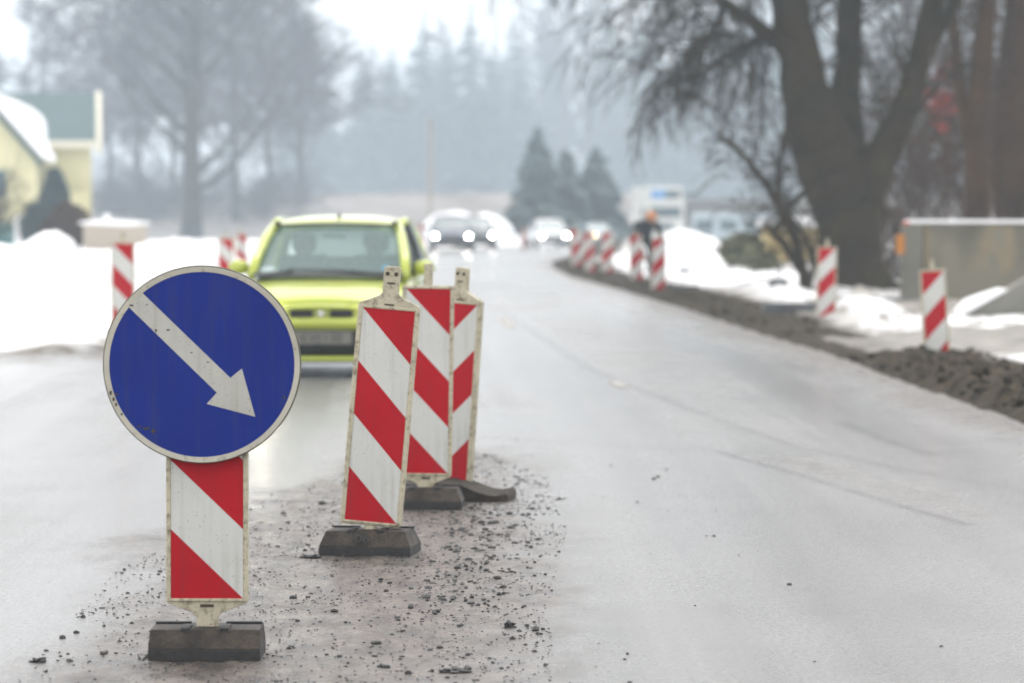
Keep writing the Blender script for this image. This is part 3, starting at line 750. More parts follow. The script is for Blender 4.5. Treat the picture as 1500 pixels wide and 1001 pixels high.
# 4: turned, its long ridged foot across
Y4 = 19.0; b4 = empty('barrier_panel', (X_at(655, Y4), Y4, 0))
tag(b4, 'barrier panel turned aside, stripes falling left, on a long ridged foot, rearmost of three', 'barrier', 'panels standing on the dirty strip')
hold = empty('panel_body', (0, 0, 0), R(-30)); hold.parent = b4
panel(hold, Z_at(705, Y4) - .0, 'top', tilt=R(4.2), mirror=True, w_=.25, fw=.215)
# keep two levels: reparent meshes to the root with the rotation baked in
for ch in list(hold.children):
    ch.data.transform(Matrix.Rotation(R(-30), 4, 'Z')); ch.parent = b4
bpy.data.objects.remove(hold)
mb = MB()
prof = [(-.40, .02), (-.30, .03), (-.18, .075), (-.08, .088), (.05, .088), (.12, .078), (.19, .05), (.24, .035), (.28, .030), (.335, .040), (.345, .030)]
rings = []
for (x, h) in prof:
    rg = [(x, -.17, 0.001), (x, -.17, h)]
    for k in range(1, 14):
        yy = -.17 + .34 * k / 14; rg.append((x, yy, h + (.013 if k % 2 else -.004) * min(1, max(0, (x + .45) / .2))))
    rg += [(x, .17, h), (x, .17, .001)]; rings.append(rg)
mb.loft(rings, cap=True); mb.xf(Matrix.Rotation(R(-7), 4, 'Z'))
mb.build('rubber_base', M['rubber'], b4, bevel=.002, loc=(-.13 + X_at(676, Y4) - X_at(671, Y4) + .094, -.12, 0))

# roadside ones
def road_beacon(px, Yb, zb, mirror, label, group, tilt=0., rz=0., src=None, taper='bottom'):
    x = X_at(px, Yb); gz = LH(x, Yb)
    if src is None:
        r_ = empty('barrier_panel', (x, Yb, gz), rz)
        panel(r_, zb, taper, tilt=0, mirror=mirror)
        mb = MB(); mb.frus((-.2, .2, -.25, .25), (-.14, .14, -.12, .12), .0, .08); mb.build('rubber_base', M['rubber'], r_, bevel=.004, loc=(0, 0, -.05))
    else:
        r_ = copy_tree(src); r_.location = (x, Yb, gz)
    r_.rotation_euler = (0, tilt, rz)
    tag(r_, label, 'barrier', group)
    return r_
GR = 'panels along the right verge'; GL = 'panels in the left snow bank'
ra = road_beacon(1375, 36.6, .06, True, 'red and white barrier panel on the dark soil ridge, in front of the concrete wall', GR, tilt=R(-3.5))
ra.location.z = Z_at(395, 36.6) - (.06 + .886 + .016) - .0
def rcopy(px, Yb, top, label, tilt=0, rz=0, src=ra, grp=GR):
    o = road_beacon(px, Yb, .06, True, label, grp, tilt, rz, src); o.location.z = Z_at(top, Yb) - .962; return o
rcopy(1210, 49, 362, 'red and white barrier panel in front of the trunk of the big bare tree', R(1))
rcopy(964, 66, 349, 'red and white barrier panel just right of the stooping worker', R(1))
rcopy(933, 73, 344, 'red and white barrier panel standing before the stooping worker', R(-1.5))
rcopy(889, 80, 341, 'red and white barrier panel at the bend just right of the amber lamp', R(1))
rcopy(865, 84, 341, 'red and white barrier panel at the bend just left of the amber lamp', R(-3))
rcopy(845, 90, 336, 'red and white barrier panel furthest round the bend, beside the white oncoming car', R(-3))
la = road_beacon(180, 41.0, .06, False, 'red and white barrier panel in the snow behind the round blue sign, leftmost of all', GL)
la.location.z = Z_at(355, 41) - .962
rcopy(331, 60, 349, 'barrier panel in the snow left of the green car, nearer of that pair', R(0), 0, la, GL)
rcopy(357, 74, 343, 'red and white barrier panel close behind the green car mirror, further of that pair', R(-4), R(35), la, GL)
GF = 'panels far down the road'
rcopy(767, 170, 336, 'tiny faded barrier panel far off between the dark cars and the white car', 0, 0, ra, GF)
rcopy(616, 120, 330, 'faded barrier panel far off just right of the green car side window', 0, 0, la, GF)

# ------------------------------------------------------------------ green car
def wheel(parent, x, y, z, r, w_, side):
    t = MB(); t.cyl((0, 0, 0), r, w_, 'x', 28)
    o = t.build('wheel', M['tyre'], parent, bevel=.02, loc=(x if side > 0 else x - w_, y, z))
    rm = MB(); rm.cyl((w_ + .001 if side > 0 else -.006, 0, 0), r * .64, .005, 'x', 20)
    for k in range(5):
        a = k * 2 * math.pi / 5; xx = w_ + .006 if side > 0 else -.012
        rm.tube([(xx, 0, 0), (xx, math.cos(a) * r * .6, math.sin(a) * r * .6)], [.03, .02], 5)
    rm.build('rim', M['alloy'], o)
    return o
def sect(y, zt, hwt, hwm, zb, zmid=.5, crown=.03):
    h = [(0, zt), (hwt * .5, zt - crown * .25), (hwt * .88, zt - crown), (hwt, zt - crown - .05), (hwm, zmid), (hwm - .005, zmid - .14), (hwm - .03, zb + .03), (hwm * .6, zb)]
    pts = [(x, y, z) for x, z in h]
    return [(-x, y, z) for x, y, z in reversed(pts[1:])] + pts
def bilerp(q, u, v):
    a, b, c, d = [Vector(p) for p in q]; return (a * (1 - u) + b * u) * (1 - v) + (d * (1 - u) + c * u) * v
def pane(q, bulge, nrm, inset=(0, 0, 0, 0), nu=10, nv=6):
    """curved pane over quad a,b,c,d (bottom-left, bottom-right, top-right, top-left)"""
    mb = MB(); rows = []
    for j in range(nv + 1):
        rr = []
        for i in range(nu + 1):
            u, v = i / nu, j / nv
            p = bilerp(q, u, v) + Vector(nrm) * bulge * (1 - (2 * u - 1) ** 2) * (.6 + .4 * (1 - (2 * v - 1) ** 2))
            rr.append(tuple(p))
        rows.append(rr)
    mb.loft(rows); return mb

def person_bust(parent_name, x, y, z, label, coat, facing=0, female=False):
    """seated driver or passenger: torso, neck, head and arms as one skinned body"""
    V = [(0, 0, 0), (0, .03, .22), (0, .05, .42), (0, .03, .52), (0, .0, .60), (0, -.02, .68), (-.17, .05, .43), (.17, .05, .43), (-.22, -.10, .22), (.22, -.10, .22), (-.16, -.33, .30), (.16, -.33, .30), (-.1, -.35, .02), (.1, -.35, .02)]
    E = [(0, 1), (1, 2), (2, 3), (3, 4), (4, 5), (2, 6), (2, 7), (6, 8), (7, 9), (8, 10), (9, 11), (0, 12), (0, 13)]
    rad = [.15, .15, .13, .055, .09, .085, .075, .075, .05, .05, .035, .035, .08, .08]
    me = bpy.data.meshes.new('person'); me.from_pydata(V, E, []); me.materials.append(coat)
    o = bpy.data.objects.new('person', me); C.objects.link(o); o.location = (x, y, z)
    m_ = o.modifiers.new('skin', 'SKIN'); me.skin_vertices.new() if not me.skin_vertices else None
    for i, r in enumerate(rad): me.skin_vertices[0].data[i].radius = (r, r * .8); me.skin_vertices[0].data[i].use_root = (i == 0)
    o.modifiers.new('sub', 'SUBSURF').levels = 2; o.modifiers['sub'].render_levels = 2
    f = MB(); f.blob((0, -.055, .635), .072, .06, .10, 3, .05, 2); f.blob((0, -.118, .63), .014, .018, .022, 4, .1, 1)
    f.build('face', M['skin'], o, smooth=True)
    h = MB(); h.blob((0, .01, .68), .10, .11, .105, 8, .15, 2)
    h.build('hair', M['hair'], o, smooth=True)
    tag(o, label, 'person')
    return o

Yc = 32.6; gx = X_at(471, Yc)
car = empty('parked_car', (gx, Yc, 0), R(-2.1)); car.name = 'hatchback_car'
tag(car, 'small lime green hatchback driving up on the left beside the snow bank', 'car')
CP = M['carpaint']
# lower body
st = [(-.0, .66, .50, .60, .30), (.04, .70, .58, .70, .23), (.20, .745, .64, .775, .19), (.45, .80, .70, .81, .18), (.80, .865, .745, .815, .18), (1.3, .89, .765, .815, .18), (2.2, .905, .77, .815, .18), (3.0, .92, .76, .81, .2), (3.3, .92, .73, .79, .24), (3.42, .88, .62, .70, .32)]
mb = MB(); mb.loft([sect(y, zt, a, c, zb) for y, zt, a, c, zb in st], cap=True)
body = mb.build('body', CP, car, smooth=True, subsurf=2)
# roof
WB, WT = .862, 1.285     # windscreen base / top
roof = []
for (y, hw, z) in [(1.50, .515, 1.275), (1.56, .545, 1.315), (1.75, .57, 1.36), (2.2, .585, 1.39), (2.8, .575, 1.385), (3.15, .55, 1.35), (3.28, .52, 1.28)]:
    roof.append([(hw * k / 5, y, z - .055 * (abs(k) / 5) ** 3) for k in range(-5, 6)])
mb = MB(); mb.loft(roof); ro = mb.build('roof', CP, car, smooth=True)
sm = ro.modifiers.new('solid', 'SOLIDIFY'); sm.thickness = .03
# pillars: front pair fat, to the shoulder line
def pil(pts, rad, name='pillar'):
    MB().tube(pts, rad, 8).build(name, CP, car, smooth=True)
for sgn in (-1, 1):
    pil([(sgn * .675, .68, .845), (sgn * .65, .95, 1.02), (sgn * .60, 1.30, 1.19), (sgn * .555, 1.56, 1.285)], [.042, .048, .045, .045])
    MB().tube([(sgn * .74, 1.95, .87), (sgn * .672, 1.95, 1.12), (sgn * .59, 1.96, 1.32)], [.022, .022, .022], 8).build('door_pillar', M['blackplastic'], car)
    pil([(sgn * .68, 3.15, .89), (sgn * .62, 3.1, 1.12), (sgn * .54, 3.0, 1.30)], [.06, .06, .05])
    pil([(sgn * .555, 1.55, 1.285), (sgn * .578, 2.1, 1.335), (sgn * .57, 2.8, 1.33), (sgn * .54, 3.2, 1.29)], [.04, .035, .035, .04], 'roof_rail')
ws = pane([(-.655, .70, WB), (.655, .70, WB), (.535, 1.55, WT), (-.535, 1.55, WT)], .085, (0, -.8, .25)).build('windscreen', M['windscreen'], car, smooth=True)
pane([(.55, 3.30, .92), (-.55, 3.30, .92), (-.48, 3.22, 1.27), (.48, 3.22, 1.27)], .02, (0, 1, 0)).build('rear_window', M['windscreen'], car, smooth=True)
for sgn in (-1, 1):
    pane([(sgn * .70, .80, .885), (sgn * .735, 1.93, .895), (sgn * .60, 1.93, 1.30), (sgn * .585, 1.52, 1.27)], .012, (sgn, 0, 0)).build('side_window', M['sideglass'], car, smooth=True)
    pane([(sgn * .735, 1.98, .895), (sgn * .735, 3.08, .91), (sgn * .60, 2.98, 1.29), (sgn * .60, 1.98, 1.30)], .012, (sgn, 0, 0)).build('side_window', M['sideglass'], car, smooth=True)
    # mirror
    mm = MB(); mm.blob((sgn * .815, .98, .925), .095, .06, .068, 3, .08, 2); mi = mm.build('mirror', CP, car, smooth=True)
    MB().tube([(sgn * .68, 1.0, .885), (sgn * .77, .99, .91)], [.035, .03], 6).build('mirror_arm', M['blackplastic'], mi)
# scuttle, wipers, seal, sunstrip
mb = MB(); mb.loft([[(-.66 + 1.32 * k / 10, .63 - .075 * (1 - (2 * k / 10 - 1) ** 2) , .852) for k in range(11)], [(-.66 + 1.32 * k / 10, .655 - .075 * (1 - (2 * k / 10 - 1) ** 2), .878) for k in range(11)], [(-.65 + 1.30 * k / 10, .735 - .065 * (1 - (2 * k / 10 - 1) ** 2), .892) for k in range(11)]])
mb.build('scuttle', M['blackplastic'], car)
wp = MB(); wp.tube([(.50, .62, .875), (.1, .60, .905), (-.35, .63, .915)], [.012, .012, .008], 5); wp.tube([(-.55, .68, .88), (-.3, .64, .90)], [.012, .01], 5); wp.build('wiper', M['blackplastic'], car)
mb = MB(); mb.tube([(-.535, 1.535, 1.293), (-.25, 1.49, 1.305), (0, 1.475, 1.31), (.25, 1.49, 1.305), (.535, 1.535, 1.293)], [.013] * 5, 6); mb.build('windscreen_seal', M['blackplastic'], car)
for sgn in (-1, 1):
    MB().box(sgn * .525 - .022, sgn * .525 + .022, 1.50, 1.58, 1.285, 1.335).build('roof_joint', M['blackplastic'], car, bevel=.01)
MB().tube([(0.02, 1.60, 1.355), (.02, 1.63, 1.40)], [.02, .012], 6).build('aerial_base', M['blackplastic'], car)
MB().box(.47, .53, .665, .672, .905, .95).xf(Matrix.Identity(4)).build('sticker', mat('sticker', (.18, .42, .62), .6), car)
# nose: bumper (paint / black / paint lip), grilles, emblem, plate, lamps
def band(z0, z1, off, hw, mtl, name, parent=car, crn=.17, n=16):
    mb = MB(); r0 = []; r1 = []; r2 = []; r3 = []
    for k in range(n + 1):
        u = 2 * k / n - 1; x = hw * math.sin(u * math.pi / 2) if True else hw * u
        y = -off + crn * (abs(u) ** 3.2) * 2.1
        r0.append((x, y + .10, z0)); r1.append((x, y, z0 + .012)); r2.append((x, y, z1 - .012)); r3.append((x, y + .10, z1))
    mb.loft([r0, r1, r2, r3]); return mb.build(name, mtl, parent, smooth=True)
bump = band(.415, .520, .055, .80, CP, 'bumper')
band(.19, .413, .032, .79, M['blackplastic'], 'lower_grille', bump)
band(.135, .188, .050, .77, CP, 'bumper_lip', bump)
for sgn in (-1, 1):
    pts = [(sgn * .075, .505), (sgn * .265, .505), (sgn * .275, .54), (sgn * .255, .572), (sgn * .085, .572), (sgn * .068, .545)]
    if sgn < 0: pts = pts[::-1]
    pp = [(x, z + .012) for x, z in pts]
    MB().prism(pp, -.052, .05).build('grille_opening', M['grille'], car, bevel=.008)
    for k in range(1): MB().box(min(sgn * .085, sgn * .26), max(sgn * .085, sgn * .26), -.056, -.051, .548, .553).build('grille_bar', M['blackplastic'], car)
# slim ledge of paint around the grilles
MB().tube([(-.34, -.02, .595), (-.15, -.05, .602), (0, -.055, .604), (.15, -.05, .602), (.34, -.02, .595)], [.018, .022, .024, .022, .018], 8).build('grille_ledge', CP, bump, smooth=True)
MB().prism([(0, .515), (.030, .550), (0, .585), (-.030, .550)], -.066, -.03).build('badge', M['chrome'], car, bevel=.004)
pl = MB().box(-.26, .26, -.048, -.036, .285, .395).build('number_plate', M['plate'], bump, bevel=.003)
text_mesh('plate_text', 'KVJ:130', .105, M['ink'], pl, (0, -.0495, .338), (R(90), 0, 0), .0006, 1.05)
for sgn in (-1, 1):
    mb = MB(); mb.blob((sgn * .535, .045, .625), .135, .09, .082, 2, .02, 2); hl = mb.build('headlight', M['clear_lens'], car, smooth=True)
    MB().cyl((sgn * .53, -.052, .625), .050, .012, 'y', 18).build('lit_bulb', M['headlamp_near'], hl)
    wheel(car, sgn * .80 - (.0 if sgn < 0 else .0), .55, .27, .27, .16, -sgn)
    wheel(car, sgn * .80, 2.90, .27, .27, .16, -sgn)
MB().box(-.60, .60, .2, 3.1, .12, .185).build('underbody', M['blackplastic'], car)
# inside: dashboard, seats, steering wheel, mirror
MB().box(-.62, .62, .78, 1.15, .60, .862).build('dashboard', M['interior'], car, bevel=.03)
def car_seat(x, y, sc=1):
    mb = MB(); mb.box(x - .22, x + .22, y, y + .14, .45, 1.03); mb.box(x - .11, x + .11, y + .03, y + .11, 1.05, 1.22); mb.box(x - .22, x + .22, y - .4, y, .38, .5)
    mb.build('seat', M['seat'], car, bevel=.04)
car_seat(-.33, 1.95); car_seat(.33, 1.95); 
mb = MB(); mb.box(-.5, .5, 2.85, 2.97, .5, 1.0); mb.build('seat', M['seat'], car, bevel=.04)
MB().box(-.10, .10, 1.40, 1.425, 1.175, 1.225).build('rear_view_mirror', M['blackplastic'], car, bevel=.01)
mb = MB(); mb.tube([(.33 + .17 * math.cos(a), 1.32 + .03 * math.sin(a), .87 + .16 * math.sin(a)) for a in [2 * math.pi * k / 16 for k in range(17)]], [.014] * 17, 6); mb.build('steering_wheel', M['blackplastic'], car)
rot = Matrix.Rotation(R(-2.1), 4, 'Z')
def incar(x, y): v = rot @ Vector((x, y, 0)); return gx + v.x, Yc + v.y
x, y = incar(.32, 1.78); person_bust('driver', x, y, .48, 'driver in grey clothes with dark hair behind the wheel of the lime green car', M['coat_grey'])
x, y = incar(-.32, 1.80); person_bust('passenger', x, y, .49, 'front passenger in dark clothes beside the driver of the lime green car', M['coat_dark'])

# ------------------------------------------------------------------ distant traffic
def sedan(name, px, Yb, paint, label, W=1.7, Hh=1.40, Ln=4.3, rz=0, lamps=(1, 1), lampmat='headlamp', lr=.050, lampz=.60, van=False):
    x = X_at(px, Yb); r_ = empty(name, (x, Yb, g(Yb)), rz); tag(r_, label, 'car', 'cars coming down the road')
    h = W / 2
    st = [(0, .62, h * .80, h * .86, .28), (.08, .70, h * .86, h * .93, .2), (.5, .80, h * .9, h * .99, .18), (1.15, .88, h * .92, h, .18), (2.2, .90, h * .93, h, .18), (3.4, .92, h * .9, h, .2), (Ln - .2, .90, h * .86, h * .96, .24), (Ln, .75, h * .8, h * .86, .32)]
    MB().loft([sect(a, b, c, d, e) for a, b, c, d, e in st], cap=True).build('body', paint, r_, smooth=True, subsurf=1)
    rr = []
    for (y, hw, z) in [(1.75, h * .66, Hh - .06), (2.0, h * .70, Hh), (2.8, h * .70, Hh), (3.2, h * .66, Hh - .05)]:
        rr.append([(hw * k / 3, y, z - .05 * (abs(k) / 3) ** 2) for k in range(-3, 4)])
    MB().loft(rr).build('roof', paint, r_, smooth=True).modifiers.new('s', 'SOLIDIFY').thickness = .05
    for sg_ in (-1, 1):
        MB().tube([(sg_ * h * .86, 1.05, .86), (sg_ * h * .66, 1.8, Hh - .08)], [.05, .05], 6).build('pillar', paint, r_)
        MB().tube([(sg_ * h * .86, Ln - .6, .9), (sg_ * h * .64, 3.2, Hh - .09)], [.06, .05], 6).build('pillar', paint, r_)
    MB().add([(-h * .80, 1.08, .88), (h * .80, 1.08, .88), (h * .62, 1.78, Hh - .08), (-h * .62, 1.78, Hh - .08)], [(0, 1, 2, 3)]).build('windscreen', M['darkglass'], r_)
    for sg_ in (-1, 1):
        MB().add([(sg_ * h * .84, 1.1, .88), (sg_ * h * .84, Ln - .65, .91), (sg_ * h * .65, 3.2, Hh - .09), (sg_ * h * .65, 1.8, Hh - .09)], [(0, 1, 2, 3)]).build('side_window', M['darkglass'], r_)
        MB().blob((sg_ * (h + .08), 1.25, .93), .10, .06, .07, 2, .05, 1).build('mirror', paint, r_, smooth=True)
        t = MB(); t.cyl((h - .2 if sg_ > 0 else -h, .85, .31), .31, .2, 'x', 18); t.build('wheel', M['tyre'], r_)
        t = MB(); t.cyl((h - .2 if sg_ > 0 else -h, Ln - .85, .31), .31, .2, 'x', 18); t.build('wheel', M['tyre'], r_)
        hl = MB().blob((sg_ * h * .74, .03, lampz), .16, .08, .09, 1, .02, 1).build('headlight', M['clear_lens'], r_, smooth=True)
        if lamps[0 if sg_ < 0 else 1]:
            MB().cyl((sg_ * h * .74, -.068, lampz), lr, .012, 'y', 14).build('lit_bulb', M[lampmat], hl)
    MB().box(-h * .45, h * .45, -.03, .05, .50, .62).build('grille', M['grille'], r_)
    MB().box(-h * .8, h * .8, -.05, .12, .2, .42).build('bumper', M['blackplastic'] if paint is not M['white_car'] else M['grey_car'], r_, bevel=.02)
    MB().box(-.26, .26, -.062, -.052, .30, .40).build('number_plate', M['plate'], r_)
    return r_
sedan('estate_car', 662, 143, M['grey_car'], 'dark grey-blue oncoming car with two bright headlights, left of the distant pair', rz=R(2))
sedan('estate_car', 699, 160, M['green_car'], 'dark green oncoming car partly hidden behind the grey-blue one, one headlight showing', rz=R(3))
sedan('sedan_car', 812, 189, M['white_car'], 'white oncoming car with two bright headlights, by itself in the distance', rz=R(8), Hh=1.42)
sedan('sedan_car', 884, 225, M['pale_car'], 'pale blue car behind the far barrier panels with one amber-looking headlight', rz=R(12), lampmat='amber', lamps=(1, 0), lr=.10, lampz=.72)
# truck far right
Yt = 250; tr = empty('truck', (X_at(975, Yt), Yt, g(Yt)), R(4)); tag(tr, 'tall white truck far off with a blue panel above its windscreen and one headlight', 'truck')
W = 2.5
cb_ = MB().box(-1.25, 1.25, 0, 2.2, .6, 3.0).build('cab', M['truck_white'], tr, bevel=.08)
MB().box(-1.15, 1.15, .25, 2.2, 3.0, 3.95).build('roof_box', M['truck_white'], cb_, bevel=.1)
MB().box(-1.0, 1.0, -.03, -.002, 1.95, 2.65).build('windscreen', M['darkglass'], cb_, bevel=.01)
MB().box(-.95, .0, .20, .248, 3.2, 3.75).build('sign_panel', M['truck_blue'], cb_); MB().box(.0, .95, .20, .248, 3.2, 3.75).build('sign_panel', M['darkglass'], cb_)
MB().box(-.7, .5, -.03, -.002, 1.15, 1.55).build('grille', M['darkglass'], cb_)
MB().box(-1.25, 1.25, -.08, .3, .35, .75).build('bumper', M['truck_white'], tr, bevel=.03)
MB().box(-1.25, 1.25, 2.4, 9.5, .9, 3.95).build('cargo_box', M['truck_white'], tr, bevel=.03)
hl = MB().cyl((.95, -.1, .95), .16, .03, 'y', 14).build('headlight', M['clear_lens'], tr); MB().cyl((.95, -.125, .95), .12, .01, 'y', 14).build('lit_bulb', M['headlamp'], hl)
for sg_ in (-1, 1):
    for yy in (1.1, 7.0, 8.2): MB().cyl((sg_ * 1.22 - (.3 if sg_ > 0 else 0), yy, .5), .5, .3, 'x', 18).build('wheel', M['tyre'], tr)
    MB().box(sg_ * 1.45 - .1, sg_ * 1.45 + .1, .1, .2, 1.9, 2.6).build('mirror', M['blackplastic'], tr)
# minibus / coach beside it, at the roadside
Yv = 225; bs = empty('coach', (X_at(1062, Yv), Yv, g(Yv)), 0); tag(bs, 'low white coach side with a row of dark windows, right of the tall truck', 'coach')
MB().box(-1.9, 2.9, 0, 2.3, .5, 2.02).build('body', M['pale_car'], bs, bevel=.12)
for k in range(3): MB().box(-1.7 + k * 1.4, -1.7 + k * 1.4 + 1.0, -.02, .01, .95, 1.6).build('window', M['darkglass'], bs)
for xx in (-1.1, 2.0): MB().cyl((xx, -.02, .42), .42, .25, 'y', 18).build('wheel', M['tyre'], bs)

# ------------------------------------------------------------------ stooping worker behind the panel
def worker():
    Yw = 75.5; x = X_at(942, Yw); gz = LH(x, Yw)
    # joints: pelvis root, torso leaning to the camera, head low in front, arms down, legs
    V = [(.06, .20, .78), (.05, .06, .95), (.02, -.14, 1.03), (.0, -.26, 1.05), (-.01, -.34, 1.10),
         (-.04, .20, .74), (-.10, .12, .44), (-.10, .20, .07), (-.11, .06, .04),
         (.16, .20, .74), (.19, .10, .44), (.18, .20, .07), (.19, .06, .04),
         (-.17, -.12, .98), (-.23, -.20, .72), (-.16, -.32, .50), (-.15, -.36, .42),
         (.20, -.12, .98), (.24, -.20, .72), (.10, -.34, .55), (.07, -.38, .47)]
    E = [(0, 1), (1, 2), (2, 3), (3, 4), (0, 5), (5, 6), (6, 7), (7, 8), (0, 9), (9, 10), (10, 11), (11, 12), (2, 13), (13, 14), (14, 15), (15, 16), (2, 17), (17, 18), (18, 19), (19, 20)]
    rad = [.15, .155, .15, .06, .085, .11, .075, .05, .045, .11, .075, .05, .045, .08, .055, .04, .035, .08, .055, .04, .035]
    me = bpy.data.meshes.new('person'); me.from_pydata(V, E, []); me.materials.append(M['coat_dark'])
    o = bpy.data.objects.new('person', me); C.objects.link(o); o.location = (x, Yw, gz); o.rotation_euler = (0, 0, R(25))
    o.scale = (1.22, 1.1, 1.04)
    o.modifiers.new('skin', 'SKIN')
    for i, r in enumerate(rad): me.skin_vertices[0].data[i].radius = (r, r * .85); me.skin_vertices[0].data[i].use_root = (i == 0)
    o.modifiers.new('sub', 'SUBSURF').levels = 2; o.modifiers['sub'].render_levels = 2
    MB().blob((-.015, -.36, 1.13), .095, .10, .10, 4, .05, 2).build('hat', M['hat'], o, smooth=True)
    MB().blob((-.015, -.43, 1.06), .06, .05, .085, 4, .05, 2).build('face', M['skin'], o, smooth=True)
    for sx, hx, hy, hz in ((-1, -.15, -.37, .38), (1, .07, -.39, .43)):
        mb = MB(); mb.blob((hx, hy, hz), .038, .03, .045, 3, .1, 1)
        for k in range(4): mb.tube([(hx - .03 + .02 * k, hy - .01, hz - .02), (hx - .03 + .02 * k, hy - .03, hz - .055), (hx - .03 + .02 * k, hy - .01, hz - .085 + .006 * abs(k - 1.5))], [.010, .009, .008], 5)
        mb.tube([(hx - sx * .03, hy, hz + .01), (hx - sx * .055, hy - .02, hz - .02), (hx - sx * .05, hy - .03, hz - .045)], [.011, .010, .008], 5)
        mb.build('hand', M['skin'], o, smooth=True)
    tag(o, 'worker in dark clothes and orange cap stooping behind a barrier panel', 'person')
    v = Matrix.Rotation(R(25), 4, 'Z') @ Vector((0, -.46, 0))
    sp = empty('shovel', (x + v.x, Yw + v.y, gz)); tag(sp, 'shovel held by the stooping worker, blade in the dug soil', 'shovel')
    MB().tube([(-.05, .02, .15), (.06, .0, .62)], [.016, .016], 8).build('handle', M['pole'], sp)
    mb = MB(); mb.loft([[(-.10, 0, 0), (-.05, .02, 0), (0, .03, 0), (.05, .02, 0)], [(-.15, 0, .18), (-.09, .025, .19), (-.02, .025, .2), (.05, 0, .2)]]); b_ = mb.build('blade', M['alloy'], sp); b_.modifiers.new('s', 'SOLIDIFY').thickness = .006
worker()

# ------------------------------------------------------------------ trees
def rv(): return Vector((random.gauss(0, 1), random.gauss(0, 1), random.gauss(0, 1)))
def grow(mb_w, mb_t, p, d, ln, r, depth, P):
    """recursive limb; P: droop, spread, kids, tw (twig radius), flat"""
    seg = 5 if depth > 1 else 4
    pts = [p.copy()]; rad = [r]; dd = d.normalized()
    for i in range(seg):
        dd = (dd + rv() * P['wob'] + Vector((0, 0, P['up'] if depth > 1 else -P['droop'])) * .12).normalized()
        pts.append(pts[-1] + dd * ln / seg); rad.append(max(r * (1 - .72 * (i + 1) / seg), P['tw'] * .6))
    thick = r > P['tw'] * 3.5
    (mb_w if thick else mb_t).tube(pts, rad, 7 if r > .08 else (4 if thick else 3), 0, cap=False)
    if depth <= 0: return
    k = P['kids'][min(depth, len(P['kids']) - 1)]
    for i in range(k):
        t = (.25 if depth > 1 else .15) + (.98 - .25) * (i + random.random()) / k; t = min(t, .98)
        idx = int(t * seg); f = t * seg - idx; q = pts[idx].lerp(pts[min(idx + 1, seg)], f)
        base = (pts[min(idx + 1, seg)] - pts[idx]).normalized()
        side = rv().cross(base)
        if side.length < 1e-3: continue
        nd = (base + side.normalized() * random.uniform(.5, 1.0) * P['spread']).normalized()
        grow(mb_w, mb_t, q, nd, ln * random.uniform(.42, .68), max(r * (1 - .7 * t) * .55, P['tw']), depth - 1, P)
def bare_tree(name, loc, H, r0, P, label, cat='tree', group=None, stems=1, barkm='bark', twigm='twig', crown_from=.3, depth=4, tsc=1.):
    root = empty(name, loc); tag(root, label, cat, group); root.scale = (tsc, tsc, tsc)
    w_, t_ = MB(), MB()
    for s_ in range(stems):
        d = Vector((random.uniform(-.12, .12) * (stems > 1) * 3, random.uniform(-.1, .1) * (stems > 1) * 2, 1)).normalized()
        pts = [Vector((0, 0, -.3))]; rad = [r0 * 1.3]; n_ = 8
        for i in range(n_):
            d = (d + rv() * .05).normalized(); d.z = abs(d.z); pts.append(pts[-1] + d * H / n_); rad.append(r0 * (1 - .85 * (i + 1) / n_))
        w_.tube(pts, rad, 10, 0)
        nb = P['main']
        for i in range(nb):
            t = crown_from + (1 - crown_from) * (i + random.random()) / nb; t = min(.99, t)
            idx = int(t * n_); q = pts[idx].lerp(pts[min(idx + 1, n_)], t * n_ - idx)
            a = random.uniform(0, 2 * math.pi); el = P['el'] + .4 * t
            nd = Vector((math.cos(a), math.sin(a), el))
            grow(w_, t_, q, nd, H * P['limb'] * (1.15 - .75 * t) * random.uniform(.8, 1.15), max(r0 * .38 * (1 - .7 * t), P['tw'] * 2), depth - 1, P)
    w_.build('trunk', M[barkm], root, smooth=True); t_.build('crown', M[twigm], root)
    return root

